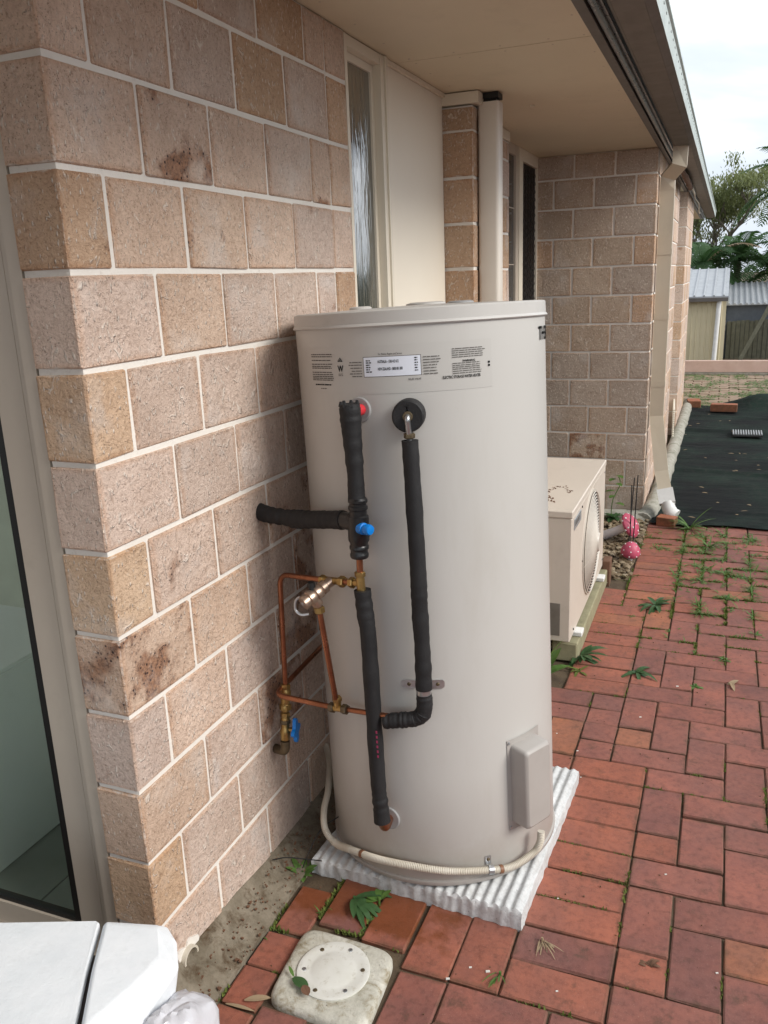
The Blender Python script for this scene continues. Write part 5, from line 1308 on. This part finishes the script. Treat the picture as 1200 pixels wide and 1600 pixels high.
# fence and lean-to
fn = thing('paling_fence', 'weathered grey timber paling fence under a dark screen beside the shed', 'fence', (2.5, 21, -0.6))
x = 1.10
while x < 5.0:
    w_2 = 0.10; c = MB().bbox((x, 21.0+fr.uniform(0, .02), -0.6), (x+w_2-.008, 21.035, 0.30+fr.uniform(-.03, .03)), .003, .002, fr); c.build('paling', FENCEW, fn); x += w_2
MB().box((1.08, 21.04, 0.2), (5.0, 21.10, 0.27)).build('rail', FENCEW, fn)
ln_ = thing('lean_to', 'low lean-to with corrugated grey roof and blue grey mesh wall behind the paling fence', 'lean-to', (2.5, 22, -0.6))
MB().box((1.06, 21.15, -0.6), (5.0, 21.17, 0.66)).build('mesh_wall', NET, ln_)
MB().prism([(1.05, 21.0, 0.665), (1.05, 23.6, 1.12), (1.05, 23.6, 1.14), (1.05, 21.0, 0.685)], (4.0, 0, 0)).build('roof', ZINC, ln_)
for i in range(30): x = 1.07+i*0.13; MB().prism([(x, 20.99, .686), (x+.07, 20.99, .686), (x+.05, 20.99, .72), (x+.02, 20.99, .72)], (0, 2.6, .455)).build('roof_rib', ZINC, ln_)
tag(MB().rtube([(1.42, 20.6, -0.6), (2.05, 20.9, 0.75)], 0.09, 0.05, (0, 1, 0)).build('leaning_pole', FENCEW), 'grey timber pole leaning against the paling fence', 'timber pole')

# ------------------------------------------------------------------ trees
def frond_mesh(mb, p, az, L_, lift, droop, nl=26, ll=0.42, rnd=fr, w_=0.028):
    d = Vector((math.cos(az), math.sin(az), lift)).normalized(); q = Vector(p); st_ = L_/nl; pts = []
    for i in range(nl+1):
        pts.append(q.copy()); d = (d+Vector((0, 0, -droop/nl))).normalized(); q = q+d*st_
        if i < 3: continue
        side = d.cross(Vector((0, 0, 1)))
        side = side.normalized() if side.length > 0.01 else Vector((1, 0, 0))
        t = i/nl; l_ = ll*math.sin(math.pi*(0.12+0.84*t))**0.7
        for s_ in (1, -1):
            dd = (side*s_*0.85+d*0.55+Vector((0, 0, 0.20))).normalized()
            a = q; b = q+dd*l_*.5+Vector((0, 0, -.02)); c = q+dd*l_+Vector((0, 0, -l_*rnd.uniform(.25, .5))); n_ = d*w_
            k = len(mb.v); mb.v += [tuple(a-n_*.6), tuple(a+n_*.6), tuple(b+n_), tuple(b-n_), tuple(c)]
            mb.f += [(k, k+1, k+2, k+3), (k+3, k+2, k+4)]
    return pts
def palm(label, x, y, zc, n, L_, seed, azs=None, dead=0):
    r_ = random.Random(seed); o = thing('palm_tree', label, 'palm tree', (x, y, -0.6), 'trees beyond the sheds')
    MB().tube(spline([(x, y, -0.6), (x+.05, y, (zc-.6)/2), (x, y, zc)], 5), [0.13]*5+[0.09]*6, 10).build('trunk', BARK, o, smooth=True)
    for i in range(n):
        az = (azs[i % len(azs)] if azs else i*2.4)+r_.uniform(-.2, .2)
        mb = MB(); pts = frond_mesh(mb, (x, y, zc), az, L_*r_.uniform(.8, 1.15), r_.uniform(0.1, 2.2), r_.uniform(1.4, 2.4), rnd=r_)
        mb.tube(pts, [0.02*(1-k/len(pts))+.004 for k in range(len(pts))], 4)
        mb.build('frond', DRY if i < dead else PALM, o)
palm('squat dark palm on the left behind the shed roof, with a hanging brown frond', 0.35, 24.0, 1.5, 16, 1.5, 1, dead=2)
palm('dark green palm in the middle above the shed roof corner', 1.25, 25.0, 1.7, 18, 1.7, 2)
palm('wide palm above the corrugated lean-to roof', 2.15, 24.5, 1.35, 18, 1.7, 3, dead=1)
palm('tall palm whose long arching fronds enter from the right edge against the sky', 2.75, 23.0, 3.25, 18, 1.9, 4)
palm('low palm half hidden at the far left behind the shed', -0.6, 25.5, 1.6, 14, 1.7, 5)
bs = MB(); br = random.Random(12)
for _ in range(15000):
    x = br.uniform(-7, 16); y = br.gauss(29, .8); top = 2.1+0.5*mn.noise(Vector((x*.6, 0, 0)))+0.25*mn.noise(Vector((x*2.2, 1, 0)))
    z = -0.6+(top+0.6)*br.random()**.75; s_ = br.uniform(.05, .13)
    a, b = br.uniform(0, 6.28), br.uniform(-.8, .8); d = Vector((math.cos(a), math.sin(a), b))*s_; u = Vector((-math.sin(a), math.cos(a), br.uniform(-.5, .5)))*s_*.5
    p = Vector((x, y, z)); k = len(bs.v); bs.v += [tuple(p-d), tuple(p+u), tuple(p+d), tuple(p-u)]; bs.f.append((k, k+1, k+2, k+3))
tag(bs.build('far_shrubbery', BUSH), 'dark shrub thicket behind the palms', 'shrubs', kind='stuff')
gt = thing('gum_tree', 'tall wispy eucalypt with olive leaf clumps against the grey sky', 'eucalypt tree', (0.75, 31, -0.6), 'trees beyond the sheds')
tb = MB(); crn = MB(); gr2 = random.Random(19)
def branch(p, d, l_, r_, dep):
    q = Vector(p); pts = [q.copy()]; d = Vector(d).normalized()
    for i in range(5):
        d = (d+Vector((gr2.gauss(0, .13), gr2.gauss(0, .13), gr2.gauss(0.05, .06)))).normalized(); q = q+d*l_/5; pts.append(q.copy())
    tb.tube(pts, [r_*(1-.1*i) for i in range(6)], 5 if dep > 1 else 8, cap=False)
    if dep >= 4:
        if q.z > 2.6 or gr2.random() < 0.35:
            for _ in range(int(120 if q.z > 3.0 else 30)):
                c = q+Vector((gr2.gauss(0, .16), gr2.gauss(0, .16), gr2.gauss(0, .12))); s_ = gr2.uniform(.03, .075); a = gr2.uniform(0, 6.28)
                dd = Vector((math.cos(a)*.6, math.sin(a)*.6, -0.9))*s_; u = Vector((-math.sin(a), math.cos(a), .2))*s_*.38; k = len(crn.v)
                crn.v += [tuple(c-dd), tuple(c+u), tuple(c+dd), tuple(c-u)]; crn.f.append((k, k+1, k+2, k+3))
        return
    for i in range(3 if dep else 5):
        t = pts[gr2.choice((2, 3, 4, 5))]; a = gr2.uniform(0, 6.28); sp = .55 if dep else .42
        branch(t, d+Vector((math.cos(a), math.sin(a), gr2.uniform(-.1, .3)))*sp, l_*gr2.uniform(.6, .82), r_*.58, dep+1)
branch((0.75, 31, -0.6), (0, 0, 1), 2.3, .10, 0)
tb.build('trunk', BARK, gt, smooth=True); crn.build('crown', GUM, gt)

# ------------------------------------------------------------------ broken white tub and plastic bag in the foreground
tub = thing('plastic_tub', 'weathered white plastic tub with a split lid in the lower left foreground', 'plastic tub', (0.0, -0.5, 0))
ZT = 0.45
def rounded(mb_o, w_): m_ = mb_o.modifiers.new('bevel', 'BEVEL'); m_.width = w_; m_.segments = 3; m_.limit_method = 'ANGLE'; m_.angle_limit = 0.5; return mb_o
b1 = MB(); b1.prism([(-0.62,-0.49,ZT-.016), (-0.095,-0.293,ZT), (0.069,-0.231,ZT), (0.079,-0.232,ZT-.002), (0.130,-0.328,ZT-.004), (0.186,-0.421,ZT-.008), (0.270,-0.60,ZT-.014), (-0.35,-0.95,ZT-.03)], (0,0,-0.018)); rounded(b1.build('lid_flap', WHITETUB, tub), .004)
b2 = MB(); P_ = [(0.0835,-0.228,0), (0.199,-0.197,0), (0.236,-0.220,0), (0.266,-0.259,0), (0.262,-0.330,0), (0.289,-0.62,0), (0.292,-0.66,0), (0.277,-0.60,0), (0.200,-0.421,0), (0.141,-0.328,0)]
zt = [ZT-.006, ZT-.002, ZT-.006, ZT-.016, ZT-.03, ZT-.06, ZT-.06, ZT-.012, ZT-.004, ZT-.004]
k0 = len(P_)
b2.v = [(p[0], p[1], z) for p, z in zip(P_, zt)]+[(p[0]-.01, p[1]-.012, ZT-.09) for p in P_]
b2.v += [(0.098,-0.236,ZT+.010), (0.19,-0.210,ZT+.004), (0.150,-0.33,ZT+.010), (0.212,-0.43,ZT+.008), (0.235,-0.27,ZT+.002), (0.232,-0.33,ZT+.004)]
A_, B2, C_, D_, E_, F_ = range(20, 26)
b2.f = [(0, 1, B2, A_), (1, 2, B2), (2, 3, E_, B2), (3, 4, F_, E_), (A_, B2, E_, F_), (A_, F_, C_), (C_, F_, D_), (F_, 4, 5, D_), (D_, 5, 6, 7), (D_, 7, 8), (C_, D_, 8, 9), (A_, C_, 9, 0)]
for i in range(k0): j = (i+1) % k0; b2.f.append((i, j, k0+j, k0+i)[::-1])
o = b2.build('lid_half', WHITETUB, tub, smooth=False); rounded(o, .007)
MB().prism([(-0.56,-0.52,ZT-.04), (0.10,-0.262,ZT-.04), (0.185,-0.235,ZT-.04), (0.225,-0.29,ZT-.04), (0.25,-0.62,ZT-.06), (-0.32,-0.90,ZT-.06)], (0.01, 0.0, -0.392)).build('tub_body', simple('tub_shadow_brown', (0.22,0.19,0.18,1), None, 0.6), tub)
BAGM = MT('clear_plastic', 0.25, spec=0.6); BAGM.color((0.80,0.80,0.84,1)); BAGM.b.inputs['Transmission Weight'].default_value = 0.35; BAGM.bump(BAGM.noise(7, 5, 0.6, 2.0), .010, 0.6)
bg = MB(); cb_ = Vector((0.294,-0.335,0.320)); NB, MBn = 26, 40
for i in range(NB+1):
    th_ = math.pi*i/NB
    for j in range(MBn):
        ph = 2*math.pi*j/MBn; d = Vector((math.sin(th_)*math.cos(ph), math.sin(th_)*math.sin(ph), math.cos(th_)))
        rr = 1+0.12*mn.noise(d*1.8)+0.05*abs(mn.noise(d*5))+0.10*abs(mn.noise(Vector((d.x*3, d.y*9, d.z*3))))+0.07*abs(math.sin(ph*3.5+4*mn.noise(d*2)))*math.sin(th_)
        bg.v.append(tuple(cb_+Vector((d.x*.060, d.y*.098, d.z*.100))*rr))
for i in range(NB):
    for j in range(MBn): a = i*MBn+j; b = i*MBn+(j+1) % MBn; bg.f.append((a, b, b+MBn, a+MBn)[::-1])
ob = bg.build('plastic_bag', BAGM.m, None, smooth=True); tag(ob, 'crumpled translucent plastic bag bulging from the right side of the white tub', 'plastic bag')

# boundary fence to the right of the path, mirrored in the narrow window
bf = thing('boundary_fence', 'long grey timber boundary fence along the open side of the yard, right of the path', 'fence', (4.3, 4.0, 0))
b_ = MB(); y = -4.0
while y < 12.3: b_.box((4.30, y, -0.02), (4.32, y+0.094, 1.62+fr.uniform(-.015, .015))); y += 0.1
b_.build('palings', FENCEW, bf, kind='stuff')
for z in (0.35, 1.35): MB().box((4.3205, -4.0, z), (4.37, 12.3, z+0.075)).build('rail', FENCEW, bf)
